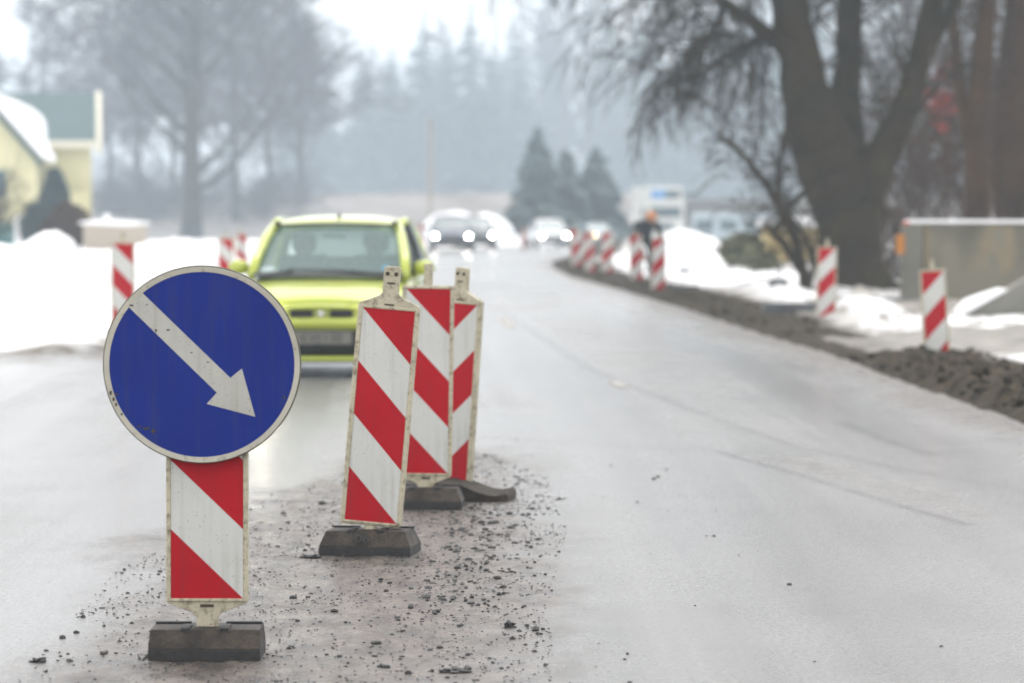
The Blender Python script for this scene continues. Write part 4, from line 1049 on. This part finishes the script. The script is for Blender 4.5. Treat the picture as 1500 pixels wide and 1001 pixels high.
# 1) big multi-stemmed tree on the right, traced stems at 68 m
def big_tree():
    Yb = 68.0
    def P3(px, py, dy=0): return Vector((X_at(px, Yb), Yb + dy, Z_at(py, Yb)))
    b0 = P3(1262, 440)
    root = empty('large_bare_tree', b0); tag(root, 'huge dark bare tree with thick trunk forking into several stems and drooping twigs', 'tree')
    W_, T_ = MB(), MB(); s = F / Yb
    def stem(pts, n=14):
        pp = []; rr = []
        # smooth by subdividing
        P_ = [P3(a, b, dy) - b0 for a, b, r, dy in pts]; r_ = [r / s for a, b, r, dy in pts]
        for i in range(len(P_) - 1):
            for k in range(4):
                t = k / 4; q = P_[i].lerp(P_[i + 1], t); rr.append(r_[i] * (1 - t) + r_[i + 1] * t)
                pp.append(q + Vector((random.gauss(0, .02), random.gauss(0, .03), 0)))
        pp.append(P_[-1]); rr.append(r_[-1]); W_.tube(pp, rr, n)
        return pp, rr
    stem([(1262, 462, 72, 0), (1258, 435, 56, 0), (1250, 390, 48, 0), (1243, 330, 47, 0), (1232, 280, 52, 0), (1214, 235, 50, 0), (1198, 200, 44, 0), (1185, 150, 36, 0)], 18)
    limbs = []
    limbs.append(stem([(1200, 215, 44, 0), (1185, 150, 38, 0), (1168, 80, 31, -.2), (1150, 0, 27, -.4), (1130, -110, 21, -.8), (1115, -240, 14, -1)]))
    limbs.append(stem([(1240, 250, 36, .2), (1240, 160, 24, .4), (1248, 80, 20, .7), (1252, 0, 19, 1), (1258, -130, 14, 1.2), (1270, -260, 8, 1.4)]))
    limbs.append(stem([(1262, 290, 36, 0), (1288, 230, 26, -.2), (1318, 165, 20, -.5), (1340, 90, 17, -.7), (1360, 0, 16, -.9), (1372, -120, 11, -1)]))
    limbs.append(stem([(1340, 95, 11, -.7), (1385, 20, 10, -.6), (1430, -60, 8, -.3), (1460, -150, 5, 0)]))
    left = []
    left.append(stem([(1172, 100, 17, -.3), (1135, 62, 12, -.6), (1095, 35, 10, -.8), (1050, 5, 7.5, -1), (990, -30, 5, -1.2)], 8))
    left.append(stem([(1168, 70, 12, -.3), (1120, 58, 8, -.1), (1080, 72, 6, .2), (1045, 95, 4, .4)], 7))
    left.append(stem([(1150, 5, 14, -.4), (1090, -45, 11, -.8), (1010, -90, 8, -1), (930, -110, 6, -1.2), (850, -105, 4, -1.5), (780, -80, 2.5, -1.6)], 8))
    left.append(stem([(1138, -60, 12, -.6), (1080, -130, 9, -.4), (1000, -190, 7, 0), (910, -200, 4, .4)], 8))
    left.append(stem([(1060, 15, 6, -.9), (1035, 50, 4.5, -1.2), (1020, 95, 3.6, -1.4), (1005, 150, 2.5, -1.5)], 6))
    Pd = dict(droop=2.6, up=.3, spread=.9, kids=[0, 5, 4, 4], tw=.0085, wob=.16)
    Pu = dict(droop=.5, up=1.0, spread=.9, kids=[0, 6, 5, 4], tw=.0085, wob=.14)
    for pp, rr in left:
        for i in range(2, len(pp)):
            for _ in range(2):
                dirv = Vector((random.uniform(-1, .25), random.uniform(-.9, .9), random.uniform(-.8, .5)))
                grow(W_, T_, pp[i], dirv, random.uniform(.9, 2.1), .024, 2, Pd)
    for pp, rr in limbs:
        for i in range(5, len(pp)):
            for _ in range(1 + (i % 3 == 0)):
                dirv = Vector((random.uniform(-1, 1), random.uniform(-1, 1), random.uniform(-.1, .9)))
                grow(W_, T_, pp[i], dirv, random.uniform(1.0, 2.2), .032, 2, Pu)
    W_.build('trunk', M['bark'], root, smooth=True); T_.build('crown', M['twig'], root)
big_tree()

def traced_tree(name, Yb, base, stems, label, bark='bark', twig='twig', P=None, seeds=(3, 1.0), tdepth=2, tr=.014, upz=(.0, .8), start=3):
    def P3(px, py, dy=0): return Vector((X_at(px, Yb), Yb + dy, Z_at(py, Yb)))
    b0 = P3(*base); root = empty(name, b0); tag(root, label, 'tree'); W_, T_ = MB(), MB(); s = F / Yb
    P = P or dict(droop=.6, up=.6, spread=.9, kids=[0, 5, 4, 4], tw=.008, wob=.18)
    for st_ in stems:
        pp = []; rr = []
        for (a, b) in zip(st_[:-1], st_[1:]):
            for k in range(3):
                t = k / 3; pp.append(P3(a[0], a[1]).lerp(P3(b[0], b[1]), t) - b0 + Vector((0, random.gauss(0, .04), 0))); rr.append((a[2] * (1 - t) + b[2] * t) / s)
        pp.append(P3(st_[-1][0], st_[-1][1]) - b0); rr.append(st_[-1][2] / s); W_.tube(pp, rr, 8)
        for i in range(start, len(pp)):
            for _ in range(seeds[0]):
                grow(W_, T_, pp[i], Vector((random.uniform(-1, 1), random.uniform(-1, 1), random.uniform(*upz))), seeds[1] * random.uniform(.6, 1.2), tr, tdepth, P)
    W_.build('trunk', M[bark], root, smooth=True); T_.build('crown', M[twig], root); return root
traced_tree('small_bare_tree', 63.5, (1180, 432), [[(1182, 436, 11), (1178, 400, 9), (1150, 360, 6), (1120, 328, 5)], [(1176, 395, 7), (1165, 350, 6), (1145, 310, 6), (1120, 265, 5), (1085, 225, 4), (1055, 200, 3)], [(1150, 330, 6), (1140, 290, 5), (1142, 240, 4), (1150, 190, 3), (1152, 140, 2)], [(1130, 345, 5), (1160, 300, 5), (1195, 262, 4), (1215, 235, 3)], [(1152, 315, 5), (1180, 345, 4), (1195, 385, 3.5), (1185, 420, 4)]],
            'slim crooked bare tree with crossing stems left of the huge trunk', seeds=(2, .85), upz=(-.2, .9), P=dict(droop=1.0, up=.3, spread=1., kids=[0, 5, 4, 4], tw=.007, wob=.2), start=4)
Pf = dict(droop=.3, up=.6, spread=.8, kids=[0, 5, 4, 4], tw=.010, wob=.16)
traced_tree('brown_bare_tree', 76, (1430, 400), [[(1425, 400, 24), (1432, 300, 20), (1428, 180, 17), (1440, 60, 15), (1450, -80, 11)], [(1430, 250, 12), (1408, 150, 10), (1395, 40, 8), (1385, -80, 6)]], 'brown-trunked bare tree behind the concrete wall, left of the two at the right edge', 'bark_brown', 'twig_brown', Pf, (3, 1.6), 2, .025, start=2)
traced_tree('brown_bare_tree', 78, (1485, 400), [[(1482, 400, 28), (1488, 280, 24), (1480, 160, 20), (1492, 40, 17), (1500, -90, 12)], [(1484, 240, 14), (1510, 130, 11), (1540, 10, 8)], [(1470, 390, 9), (1458, 250, 8), (1466, 120, 6), (1475, 0, 4)]], 'brown-trunked bare tree at the right edge of the picture behind the concrete wall', 'bark_brown', 'twig_brown', Pf, (3, 1.6), 2, .025, start=2)
def thicket(name, cx, cy, wx, wy, h, n, mtl, label, tw=.012, ln=(.8, 1.8), depth=2):
    mb = MB(); P = dict(droop=.4, up=.6, spread=.9, kids=[0, 5, 5, 4], tw=tw, wob=.18)
    for _ in range(n):
        x, y = cx + random.uniform(-wx, wx), cy + random.uniform(-wy, wy)
        grow(mb, mb, Vector((x, y, g(y))), Vector((random.uniform(-.3, .3), random.uniform(-.3, .3), 1)), h * random.uniform(.7, 1.1), tw * 2.2, depth, P)
    o = mb.build(name, M[mtl]); tag(o, label, 'thicket', kind='stuff'); return o
thicket('undergrowth', X_at(1420, 84), 84, 2.2, 3, 4.2, 85, 'twig_brown', 'dense brown leafless undergrowth between the trunks behind the concrete wall')
thicket('undergrowth', X_at(1230, 92), 92, .7, 2, 2.6, 8, 'twig', 'loose grey brushwood behind the slim crooked tree')
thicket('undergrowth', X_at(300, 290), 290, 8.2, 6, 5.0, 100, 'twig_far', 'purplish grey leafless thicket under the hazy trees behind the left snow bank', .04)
# red leaves caught behind the right stem
def red_shrub():
    Yr = 80; x = X_at(1382, Yr); root = empty('red_leaved_tree', (x, Yr, 0)); tag(root, 'slender sapling with a few red leaves showing between the right-hand trunks', 'tree')
    t = MB(); t.tube([(0, 0, 0), (.05, 0, 1.5), (0, 0, 3), (.05, 0, 4.3)], [.04, .035, .025, .01], 6); t.tube([(.0, 0, 2.3), (.3, 0, 2.7)], [.015, .008], 5); t.build('trunk', M['bark_brown'], root)
    l = MB()
    for (px, py, a, c, n_) in [(1380, 108, .16, .12, 60), (1377, 150, .26, .30, 160), (1408, 148, .12, .12, 50), (1380, 185, .14, .12, 45)]:
        for _ in range(n_):
            p = Vector((X_at(px, Yr) - x + random.gauss(0, a * .6), random.gauss(0, .15), Z_at(py, Yr) + random.gauss(0, c * .6)))
            u = rv().normalized() * .06; v = rv().cross(u).normalized() * .045
            l.add([tuple(p - u), tuple(p - v), tuple(p + u), tuple(p + v)], [(0, 1, 2, 3)])
    l.build('foliage', M['redleaf'], root)
red_shrub()

# 2) hazy trees left
PL = dict(droop=.2, up=.7, spread=.9, kids=[0, 7, 6, 5], tw=.026, wob=.13, main=34, el=.55, limb=.40)
Yl = 255
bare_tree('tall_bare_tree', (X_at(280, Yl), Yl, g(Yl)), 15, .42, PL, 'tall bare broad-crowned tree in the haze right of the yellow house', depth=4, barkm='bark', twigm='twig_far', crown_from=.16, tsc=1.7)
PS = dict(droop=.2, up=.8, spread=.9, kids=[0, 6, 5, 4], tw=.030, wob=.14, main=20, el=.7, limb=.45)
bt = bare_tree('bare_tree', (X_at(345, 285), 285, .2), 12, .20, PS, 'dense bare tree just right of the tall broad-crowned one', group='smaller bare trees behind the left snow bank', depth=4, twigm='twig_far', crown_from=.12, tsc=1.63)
for px, Yb, sc, lab in [(205, 185, .72, 'low bare tree between the yellow house and the tall tree'), (395, 190, .85, 'bare tree above the left side of the green car roof'), (160, 200, .62, 'low bare tree touching the corner of the teal roof'), (60, 215, .80, 'bare tree rising behind the teal roof'), (440, 215, .9, 'bare tree straight above the green car roof, in the haze'), (255, 190, .70, 'bare tree half merged with the left side of the tall one')]:
    Yb *= 1.6; sc *= 1.6; c = copy_tree(bt); c.location = (X_at(px, Yb), Yb, LH(X_at(px, Yb), Yb)); c.scale = (sc * 1.1, sc, sc); c.rotation_euler.z = px; tag(c, lab, 'tree', 'smaller bare trees behind the left snow bank')

# spruces
def spruce_mesh(H, Rr, seed, dens=1.0):
    rnd = random.Random(seed); mb = MB()
    n_l = int(26 * dens)
    for i in range(n_l):
        t = i / n_l; z = H * (.06 + .93 * t); rr = Rr * (1 - t) ** .68 * (1 + .16 * math.sin(t * 19 + seed)) * rnd.uniform(.75, 1.12) + .10
        nb = max(5, int(13 * (1 - t) + 5))
        for k in range(nb):
            a = rnd.uniform(0, 2 * math.pi); L_ = rr * rnd.uniform(.65, 1.12); ca, sa = math.cos(a), math.sin(a)
            z0 = z + rnd.uniform(-.2, .2) * H / n_l
            w_ = .12 * L_ + .10
            for q in range(5):         # hanging sprays along the bough
                f0, f1 = q / 5, (q + 1.4) / 5
                dz0 = -.30 * L_ * f0 ** 1.3; dz1 = -.30 * L_ * f1 ** 1.3 - rnd.uniform(.0, .28)
                ww = w_ * (1.2 - .6 * f0) * rnd.uniform(.7, 1.4); off = rnd.uniform(-.5, .5) * w_
                x0, y0 = ca * L_ * f0 - sa * off, sa * L_ * f0 + ca * off; x1, y1 = ca * L_ * f1 - sa * off * 1.5, sa * L_ * f1 + ca * off * 1.5
                mb.add([(x0 - sa * ww, y0 + ca * ww, z0 + dz0), (x0 + sa * ww, y0 - ca * ww, z0 + dz0), (x1 + sa * ww * .5, y1 - ca * ww * .5, z0 + dz1), (x1 - sa * ww * .5, y1 + ca * ww * .5, z0 + dz1)], [(0, 1, 2, 3)])
                mb.add([(x0, y0, z0 + dz0), (x1, y1, z0 + dz1), (x1, y1, z0 + dz1 - ww * 1.4), (x0, y0, z0 + dz0 - ww * 1.5)], [(0, 1, 2, 3)])
    mb.add([(0, 0, H * 1.02), (.09, 0, H * .95), (-.05, .08, H * .95), (-.05, -.08, H * .95)], [(0, 1, 2), (0, 2, 3), (0, 3, 1)])
    return mb
def spruce(name, loc, H, Rr, seed, label, group=None, dens=1., mt='needle'):
    root = empty(name, loc); tag(root, label, 'tree', group)
    spruce_mesh(H, Rr, seed, dens).build('crown', M[mt], root)
    MB().tube([(0, 0, -1), (0, 0, H * .5), (0, 0, H * .96)], [H * .014, H * .009, .02], 7).build('trunk', M['bark'], root)
    return root
SG = 'small spruces at the bend'
a1 = spruce('spruce_tree', (X_at(788, 232), 232, g(232)), Z_at(182, 232) - g(232), 2.3, 1, 'pointed dark spruce above the white oncoming car, leftmost of the three small spruces', SG, 1.2)
a2 = spruce('spruce_tree', (X_at(828, 238), 238, g(238)), Z_at(216, 238) - g(238), 2.6, 2, 'shorter dark spruce in the middle of the three small spruces', SG, 1.2)
a3 = spruce('spruce_tree', (X_at(873, 240), 240, g(240)), Z_at(212, 240) - g(240), 2.7, 3, 'broad dark spruce rightmost of the three small spruces, above the far barrier panels', SG, 1.2)
FS = 'tall spruces of the misty forest'
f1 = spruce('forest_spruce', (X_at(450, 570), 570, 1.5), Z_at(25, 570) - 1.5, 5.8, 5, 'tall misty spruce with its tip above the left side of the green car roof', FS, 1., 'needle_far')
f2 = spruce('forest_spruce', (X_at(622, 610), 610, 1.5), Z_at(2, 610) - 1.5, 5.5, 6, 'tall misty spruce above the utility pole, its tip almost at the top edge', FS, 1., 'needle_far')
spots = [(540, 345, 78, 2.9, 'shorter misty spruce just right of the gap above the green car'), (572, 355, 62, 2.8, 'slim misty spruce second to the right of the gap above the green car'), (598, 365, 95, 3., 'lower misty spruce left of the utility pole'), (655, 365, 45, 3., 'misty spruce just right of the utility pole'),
         (690, 350, -5, 3.3, 'tallest misty spruce right of the utility pole with its tip at the top edge'), (722, 370, 55, 3.2, 'misty spruce between the tallest one and the small dark spruces'), (760, 380, 70, 3.5, 'misty spruce straight behind the small dark spruces'), (425, 345, 110, 3., 'misty spruce low beside the left-hand tall one'), (478, 350, 95, 2.8, 'misty spruce on the right flank of the left-hand tall one'),
         (515, 372, 205, 2.4, 'low misty spruce at the foot of the gap above the green car'), (-4, 260, 55, 2.4, 'misty spruce cut by the left edge above the snowy roof')]
for i, (px, Yb, top, rr, lab) in enumerate(spots):
    Yb *= 1.72; rr *= 1.72; src = f1 if i % 2 else f2; c = copy_tree(src); zb = 1.5
    Hs = (Z_at(25, 570) - 1.5) if i % 2 else (Z_at(2, 610) - 1.5); sc = (Z_at(top, Yb) - zb) / Hs
    c.location = (X_at(px, Yb), Yb, zb); c.scale = (rr / 5.6, rr / 5.6, sc); c.rotation_euler.z = i * 1.7
    tag(c, lab, 'tree', FS)
# the wood behind, one mass: spruces and bare crowns in one object
def far_wood():
    mb = MB(); rnd = random.Random(9)
    protoS = spruce_mesh(17, 3.3, 31, .7)
    wb = MB(); P = dict(droop=.1, up=1.0, spread=.7, kids=[0, 5, 5, 3], tw=.05, wob=.12)
    d = Vector((0, 0, 1))
    for i in range(16):
        grow(wb, wb, Vector((0, 0, 2 + i * .9)), Vector((math.cos(i * 2.4), math.sin(i * 2.4), 1.1)), 6 - i * .2, .12, 2, P)
    wb.tube([(0, 0, -2), (0, 0, 8), (0, 0, 18)], [.25, .18, .05], 6)
    for i in range(58):
        Yb = rnd.uniform(650, 800); px = -80 + 1700 * (i + rnd.random()) / 58
        x = X_at(px, Yb); base = wb if rnd.random() < .55 else protoS
        if px < 400: hh = rnd.uniform(.35, .55)
        elif px < 520: hh = rnd.uniform(.45, .65)
        elif px < 740: hh = rnd.uniform(.75, 1.0)
        else: hh = rnd.uniform(1.15, 1.4)
        hh *= 1.68; zb = 1.5; a = rnd.uniform(0, 6.28); ca, sa = math.cos(a), math.sin(a); k = hh * 1.25 if px > 400 else hh
        mb.add([(x + (v[0] * ca - v[1] * sa) * k, Yb + (v[0] * sa + v[1] * ca) * k, zb + v[2] * hh * 1.15) for v in base.v], base.f, 0 if base is protoS else 1)
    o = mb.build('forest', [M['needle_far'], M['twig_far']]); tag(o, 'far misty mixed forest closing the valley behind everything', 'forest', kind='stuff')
far_wood()

# utility pole, mid distance
Yp = 215; pr = empty('utility_pole', (X_at(630, Yp), Yp, g(Yp))); tag(pr, 'thin pale wooden pole standing before the misty spruces, above the dark cars', 'pole')
MB().tube([(0, 0, -.3), (.02, 0, 3), (.03, 0, Z_at(172, Yp) - g(Yp))], [.17, .15, .11], 10).build('post', M['pole'], pr)
MB().cyl((.03, -.02, Z_at(174, Yp) - g(Yp)), .12, .05, 'z', 10).build('cap', M['alloy'], pr)

# snow heap behind the dark cars
def heap(px, Yb, hx, hy, hz, label):
    mb = MB(); mb.blob((0, 0, 0), hx, hy, hz, px, .18, 2); o = mb.build('snow_heap', M['snow'], smooth=True, loc=(X_at(px, Yb), Yb, g(Yb) - .1), subsurf=1); tag(o, label, 'snow heap', 'cleared snow heaps')
heap(662, 205, 2.2, 3, 2.0, 'big rounded white snow heap directly behind the grey-blue oncoming car')
heap(712, 212, 1.7, 3, 1.9, 'white snow heap behind the dark green oncoming car')
heap(775, 228, 2.2, 3, .9, 'low white snow heap between the dark green car and the white car')
#heap(960, 190, 2.6, 3, 1.4, 'pale snow heap left of the tall white truck, above the stooping worker')

# ------------------------------------------------------------------ left houses and garden
def house():
    Yh = 150; s = F / Yh; gz = g(Yh)
    r_ = empty('yellow_house', (X_at(60, Yh), Yh, gz), R(6.3)); tag(r_, 'pale yellow house with a teal roof behind and a snow-covered gabled wing in front', 'house')
    ox = X_at(60, Yh)
    X = lambda px, Y=Yh: X_at(px, Y) - ox
    Z = lambda py, Y=Yh: Z_at(py, Y) - gz
    # main block with long teal roof, eaves to the camera
    MB().box(X(-260), X(134), 0.6, 8, 0, Z(206)).build('wall', M['yellow_wall'], r_)
    zr, ze = Z(131), Z(206)
    rf = MB(); rf.add([(X(-280), 0, ze), (X(141), 0, ze), (X(141), 4.4, zr), (X(-280), 4.4, zr), (X(-280), 8.8, ze), (X(141), 8.8, ze)], [(0, 1, 2, 3), (3, 2, 5, 4)])
    ro = rf.build('roof', M['teal_roof'], r_); ro.modifiers.new('s', 'SOLIDIFY').thickness = .12
    MB().box(X(-280), X(148), -.12, .03, ze - .28, ze - .02).build('eaves_board', M['trim'], ro)
    mb = MB(); mb.add([(X(141.5), -.1, ze - .2), (X(149), -.1, ze - .2), (X(149), 4.4, zr + .05), (X(141.5), 4.4, zr + .05), (X(149), 8.9, ze - .2), (X(141.5), 8.9, ze - .2)], [(0, 1, 2, 3), (3, 2, 4, 5)]); v = mb.build('verge_board', M['trim'], ro); v.modifiers.new('s', 'SOLIDIFY').thickness = .25
    MB().add([(X(134), .6, Z(206)), (X(134), 8, Z(206)), (X(134), 4.4, zr - .1)], [(0, 1, 2)]).build('gable', M['yellow_wall'], r_)
    MB().box(X(102), X(121), -.02, .59, Z(325), Z(292)).build('door', M['peach'], r_)
    # porch set back: narrower lower wall
    # front wing, gable to the camera, snow on its slope
    Yg = -9
    Yw = Yh + Yg
    Xw = lambda px: X_at(px, Yw) - ox - .99; Zw = lambda py: Z_at(py, Yw) - gz
    pts = [(Xw(-180), 0), (Xw(52), 0), (Xw(52), Zw(222)), (Xw(-20), Zw(140)), (Xw(-60), Zw(118)), (Xw(-180), Zw(222))]
    MB().prism(pts, Yg, -.13).build('wing_wall', M['yellow_wall'], r_)
    mb = MB(); mb.add([(Xw(62), Yg - .4, Zw(238)), (Xw(-22), Yg - .4, Zw(142)), (Xw(-62), Yg - .4, Zw(112)), (Xw(-62), -.2, Zw(112)), (Xw(-22), -.2, Zw(142)), (Xw(62), -.2, Zw(238))], [(0, 5, 4, 1), (1, 4, 3, 2)])
    wr = mb.build('wing_roof', M['teal_roof'], r_); wr.modifiers.new('s', 'SOLIDIFY').thickness = .14
    top = [(76, 236), (80, 228), (70, 212), (66, 200), (64, 172), (50, 160), (30, 150), (0, 138), (-30, 122), (-60, 98), (-62, 108), (-22, 138), (20, 184), (60, 230)]
    mb = MB(); mb.prism([(Xw(a), Zw(b)) for a, b in top][::-1], Yg - .35, -.25); mb.build('roof_snow', M['snow'], wr, bevel=.08)
    MB().box(Xw(-14), Xw(10), Yg - .06, Yg - .01, Zw(290), Zw(250)).build('window', M['darkglass'], r_)
    # lean porch corner
    MB().box(X(84), X(128), -.6, .55, 0, Z(262) - .5).build('porch_wall', M['yellow_wall'], r_)
house()
# gate post, green fence, shrubs
Yf = 125
def fence(px0, px1, label):
    x0, x1 = X_at(px0, Yf), X_at(px1, Yf); r_ = empty('green_fence', ((x0 + x1) / 2, Yf, g(Yf))); tag(r_, label, 'fence', 'green board fence at the house')
    w_ = (x1 - x0) / 2; H = Z_at(326, Yf) - g(Yf); mb = MB(); n = max(2, int(w_ * 2 / .14))
    for k in range(n): a = -w_ + 2 * w_ * k / n; mb.box(a, a + 2 * w_ / n - .012, 0, .03, .05, H)
    mb.build('boards', M['green_fence'], r_); MB().box(-w_, w_, .031, .07, H * .75, H * .75 + .1).build('rail', M['green_fence'], r_)
fence(-120, 22, 'green board fence at the left edge, left of the white post')
fence(40, 54, 'narrow green fence section just right of the white post')
r_ = empty('gate_post', (X_at(31, Yf), Yf, g(Yf))); tag(r_, 'thick white gate post between two green fence sections by the yellow house', 'post')
MB().box(-.2, .2, -.2, .2, 0, Z_at(322, Yf) - g(Yf)).build('post', M['white_paint'], r_, bevel=.02); MB().frus((-.25, .25, -.25, .25), (-.05, .05, -.05, .05), Z_at(322, Yf) - g(Yf), Z_at(316, Yf) - g(Yf)).build('cap', M['snow'], r_)
def bush(name, px, Yb, ztop, rx, mtl, label, n=1600, cone=False, leaf=.07, base=0, zlow=.0):
    x = X_at(px, Yb); gz = LH(x, Yb); H = Z_at(ztop, Yb) - gz; root = empty(name, (x, Yb, gz)); tag(root, label, 'shrub')
    l = MB(); rnd = random.Random(px)
    lumps = [(rnd.uniform(-.5, .5), rnd.uniform(-.5, .5), rnd.uniform(.2, .8)) for _ in range(9)]
    for _ in range(n):
        z = rnd.uniform(zlow, 1) ** (1.2 if cone else .9)
        rr = rx * ((1 - z) ** .6 * .95 + .08 if cone else math.sqrt(max(0, 1 - (2 * z - .9) ** 2 * .8))) ; a = rnd.uniform(0, 6.28)
        q = rnd.uniform(.55, 1.05) * (1 + .22 * math.sin(a * 3 + z * 9))
        p = Vector((math.cos(a) * rr * q, math.sin(a) * rr * q, z * H + rnd.gauss(0, .03)))
        u = Vector((rnd.gauss(0, 1), rnd.gauss(0, 1), rnd.gauss(.6, 1))).normalized() * leaf * rnd.uniform(.8, 1.9); v = Vector((rnd.gauss(0, 1), rnd.gauss(0, 1), rnd.gauss(0, 1))).cross(u).normalized() * leaf * .6
        l.add([tuple(p - u), tuple(p - v), tuple(p + u), tuple(p + v)], [(0, 1, 2, 3)])
    l.build('foliage', M[mtl], root); MB().tube([(0, 0, -.2), (0, 0, H * .8)], [.05, .02], 6).build('stem', M['bark'], root)
bush('thuja_shrub', 80, 128, 250, .72, 'thuja', 'dark conical evergreen in front of the yellow house', 2600, True, .12)
bush('evergreen_shrub', 52, 122, 300, .45, 'thuja', 'low dark evergreen right beside the white gate post', 900, False, .1)
bush('brown_shrub', 97, 110, 300, .62, 'twig_brown', 'rounded brown shrub in front of the conical evergreen', 1300, False, .09)
thicket('brushwood', X_at(-6, 108), 108, .35, .8, 2.1, 16, 'twig', 'blurred brown brush at the left edge before the yellow wall', .010)
# garden wall with snow
Yg = 95; x0, x1 = X_at(122, Yg), X_at(214, Yg); r_ = empty('garden_wall', ((x0 + x1) / 2, Yg, 0)); tag(r_, 'low beige garden wall with snow on top behind the leftmost barrier panel', 'wall')
zt = Z_at(330, Yg); MB().box(-(x1 - x0) / 2, (x1 - x0) / 2, 0, .3, 0, zt).build('masonry', M['beige_wall'], r_)
MB().blob((0, .15, zt + .04), (x1 - x0) / 2 + .03, .2, .09, 5, .2, 2).build('snow_cap', M['snow'], r_, smooth=True); MB().box(-.28, -.12, .05, .2, zt + .05, zt + .28).build('snowy_post', M['snow'], r_, bevel=.03)

# ------------------------------------------------------------------ right yard wall and neighbours
def right_wall():
    Yw = 56; x0 = X_at(1322, Yw); gz = .12
    r_ = empty('concrete_wall', (x0, Yw, gz)); tag(r_, 'stained concrete yard wall with a thin line of snow on top', 'wall')
    H = Z_at(330, Yw) - gz
    d = Vector((5.2, -7.2)); L_ = d.length; a = math.atan2(d.y, d.x)
    # front face runs right and slightly towards the viewer
    ang = R(-26)
    m_ = Matrix.Rotation(ang, 4, 'Z')
    MB().box(0, 8, 0, .28, -.2, H).xf(m_).build('masonry', M['concrete'], r_, bevel=.01)
    MB().box(-.02, .33, -.06, .30, -.2, H + .02).xf(m_).build('end_pier', M['pier'], r_, bevel=.015)
    MB().box(.02, 8.02, -.03, .31, H + .022, H + .075).xf(m_).build('snow_cap', M['snow'], r_, bevel=.02)
    o = MB().box(-.10, .02, -.10, -.061, H - .42, H - .14).build('reflector', mat('orange_reflector', (.50, .19, .02), .5), r_, bevel=.01)
    MB().box(.0, .09, -.1, .0, H + .001, H + .05).build('marker', mat('red_marker', (.5, .08, .03), .5), r_, bevel=.01)
right_wall()
# leaning slab with snow at the wall's foot
def slab():
    Ys = 50; a, b = (1415, 470), (1505, 408)
    r_ = empty('concrete_slab', (X_at(1460, Ys), Ys, 0)); tag(r_, 'dark concrete slab leaning against the foot of the yard wall with snow on it', 'slab'); ox = X_at(1460, Ys)
    P_ = [(X_at(px, Ys) - ox, Z_at(py, Ys)) for px, py in [(1405, 472), (1520, 472), (1520, 400), (1500, 412), (1425, 455)]]
    MB().prism(P_, 0, .6).build('slab', M['pier'], r_, bevel=.01)
    P_ = [(X_at(px, Ys) - ox, Z_at(py, Ys)) for px, py in [(1400, 468), (1424, 454.5), (1478, 424), (1468, 423), (1440, 432), (1418, 440), (1402, 458)]]
    MB().prism(P_, -.05, .5).build('snow_cover', M['snow'], r_, bevel=.02)
slab()
def kerb(px, Yk, L_, rz, label, h=.12, dz=0):
    x = X_at(px, Yk); o = MB().box(-L_ / 2, L_ / 2, -.08, .08, -.03, h).build('kerb_stone', M['kerb'], bevel=.015, loc=(x, Yk, LH(x, Yk) + dz)); o.rotation_euler.z = rz
    tag(o, label, 'kerb stone', 'loose kerb stones on the right verge')
kerb(1170, 51, .95, R(4), 'long dark kerb stone lying left of the barrier panel by the big tree')
kerb(1262, 52, .5, R(40), 'dark kerb stone lying askew just right of the barrier panel by the big tree')
kerb(1140, 60, .28, R(0), 'short dark kerb stone in the snow at the foot of the slim crooked tree')
kerb(1292, 54.5, .7, R(10), 'kerb stone on the dirty heap beside the end of the concrete wall', .1)
kerb(1003, 66, .5, R(0), 'short dark kerb stone in front of the snow right of the stooping worker', .06)
kerb(1003, 80, .25, R(0), 'small dark block in the white snow below the tall white truck', .1)
bush('juniper_shrub', 1088, 86, 345, .50, 'juniper', 'spreading olive green juniper in the snow right of the barrier panels', 1500, False, .07)
bush('juniper_shrub', 1118, 84, 372, .35, 'juniper', 'low olive brown shrub between the juniper and the slim crooked tree', 600, False, .06)
bush('dry_shrub', 1290, 72, 305, .55, 'twig_brown', 'dark brown scrub at the right foot of the huge trunk', 1200, False, .05)
def shed():
    Ys = 96; x0, x1 = X_at(1120, Ys), X_at(1222, Ys); r_ = empty('garden_shed', ((x0 + x1) / 2, Ys, 0)); tag(r_, 'small yellow-brown shed with snow on its roof behind the slim crooked tree', 'shed')
    w_ = (x1 - x0) / 2; H = Z_at(333, Ys)
    MB().box(-w_, w_, 0, 1.8, -.2, H).build('wall', M['ochre_wall'], r_)
    mb = MB(); mb.prism([(-w_ - .1, H), (w_ + .1, H), (w_ + .1, H + .06), (w_ * .4, H + .30), (-w_ * .2, H + .16), (-w_ - .05, H + .22)], -.15, 1.95); mb.build('roof_snow', M['snow'], r_, bevel=.03)
    MB().box(w_ * .55, w_ * .9, -.12, -.01, -.2, H - .005).build('corner_post', M['yellow_wall'], r_)
shed()

# ------------------------------------------------------------------ haze over the whole valley
def haze():
    mb = MB(); mb.box(-450, 450, -70, 1650, -30, 60); o = mb.build('haze', M['snow'])
    m = bpy.data.materials.new('haze_air'); m.use_nodes = True; t = m.node_tree; t.nodes.clear()
    ot = t.nodes.new('ShaderNodeOutputMaterial'); v = t.nodes.new('ShaderNodeVolumePrincipled')
    v.inputs['Color'].default_value = (.76, .89, 1, 1); v.inputs['Density'].default_value = .0011; v.inputs['Anisotropy'].default_value = 0
    t.links.new(v.outputs[0], ot.inputs['Volume']); o.data.materials.clear(); o.data.materials.append(m)
    tag(o, 'pale winter mist filling the valley', 'haze', kind='stuff')
haze()
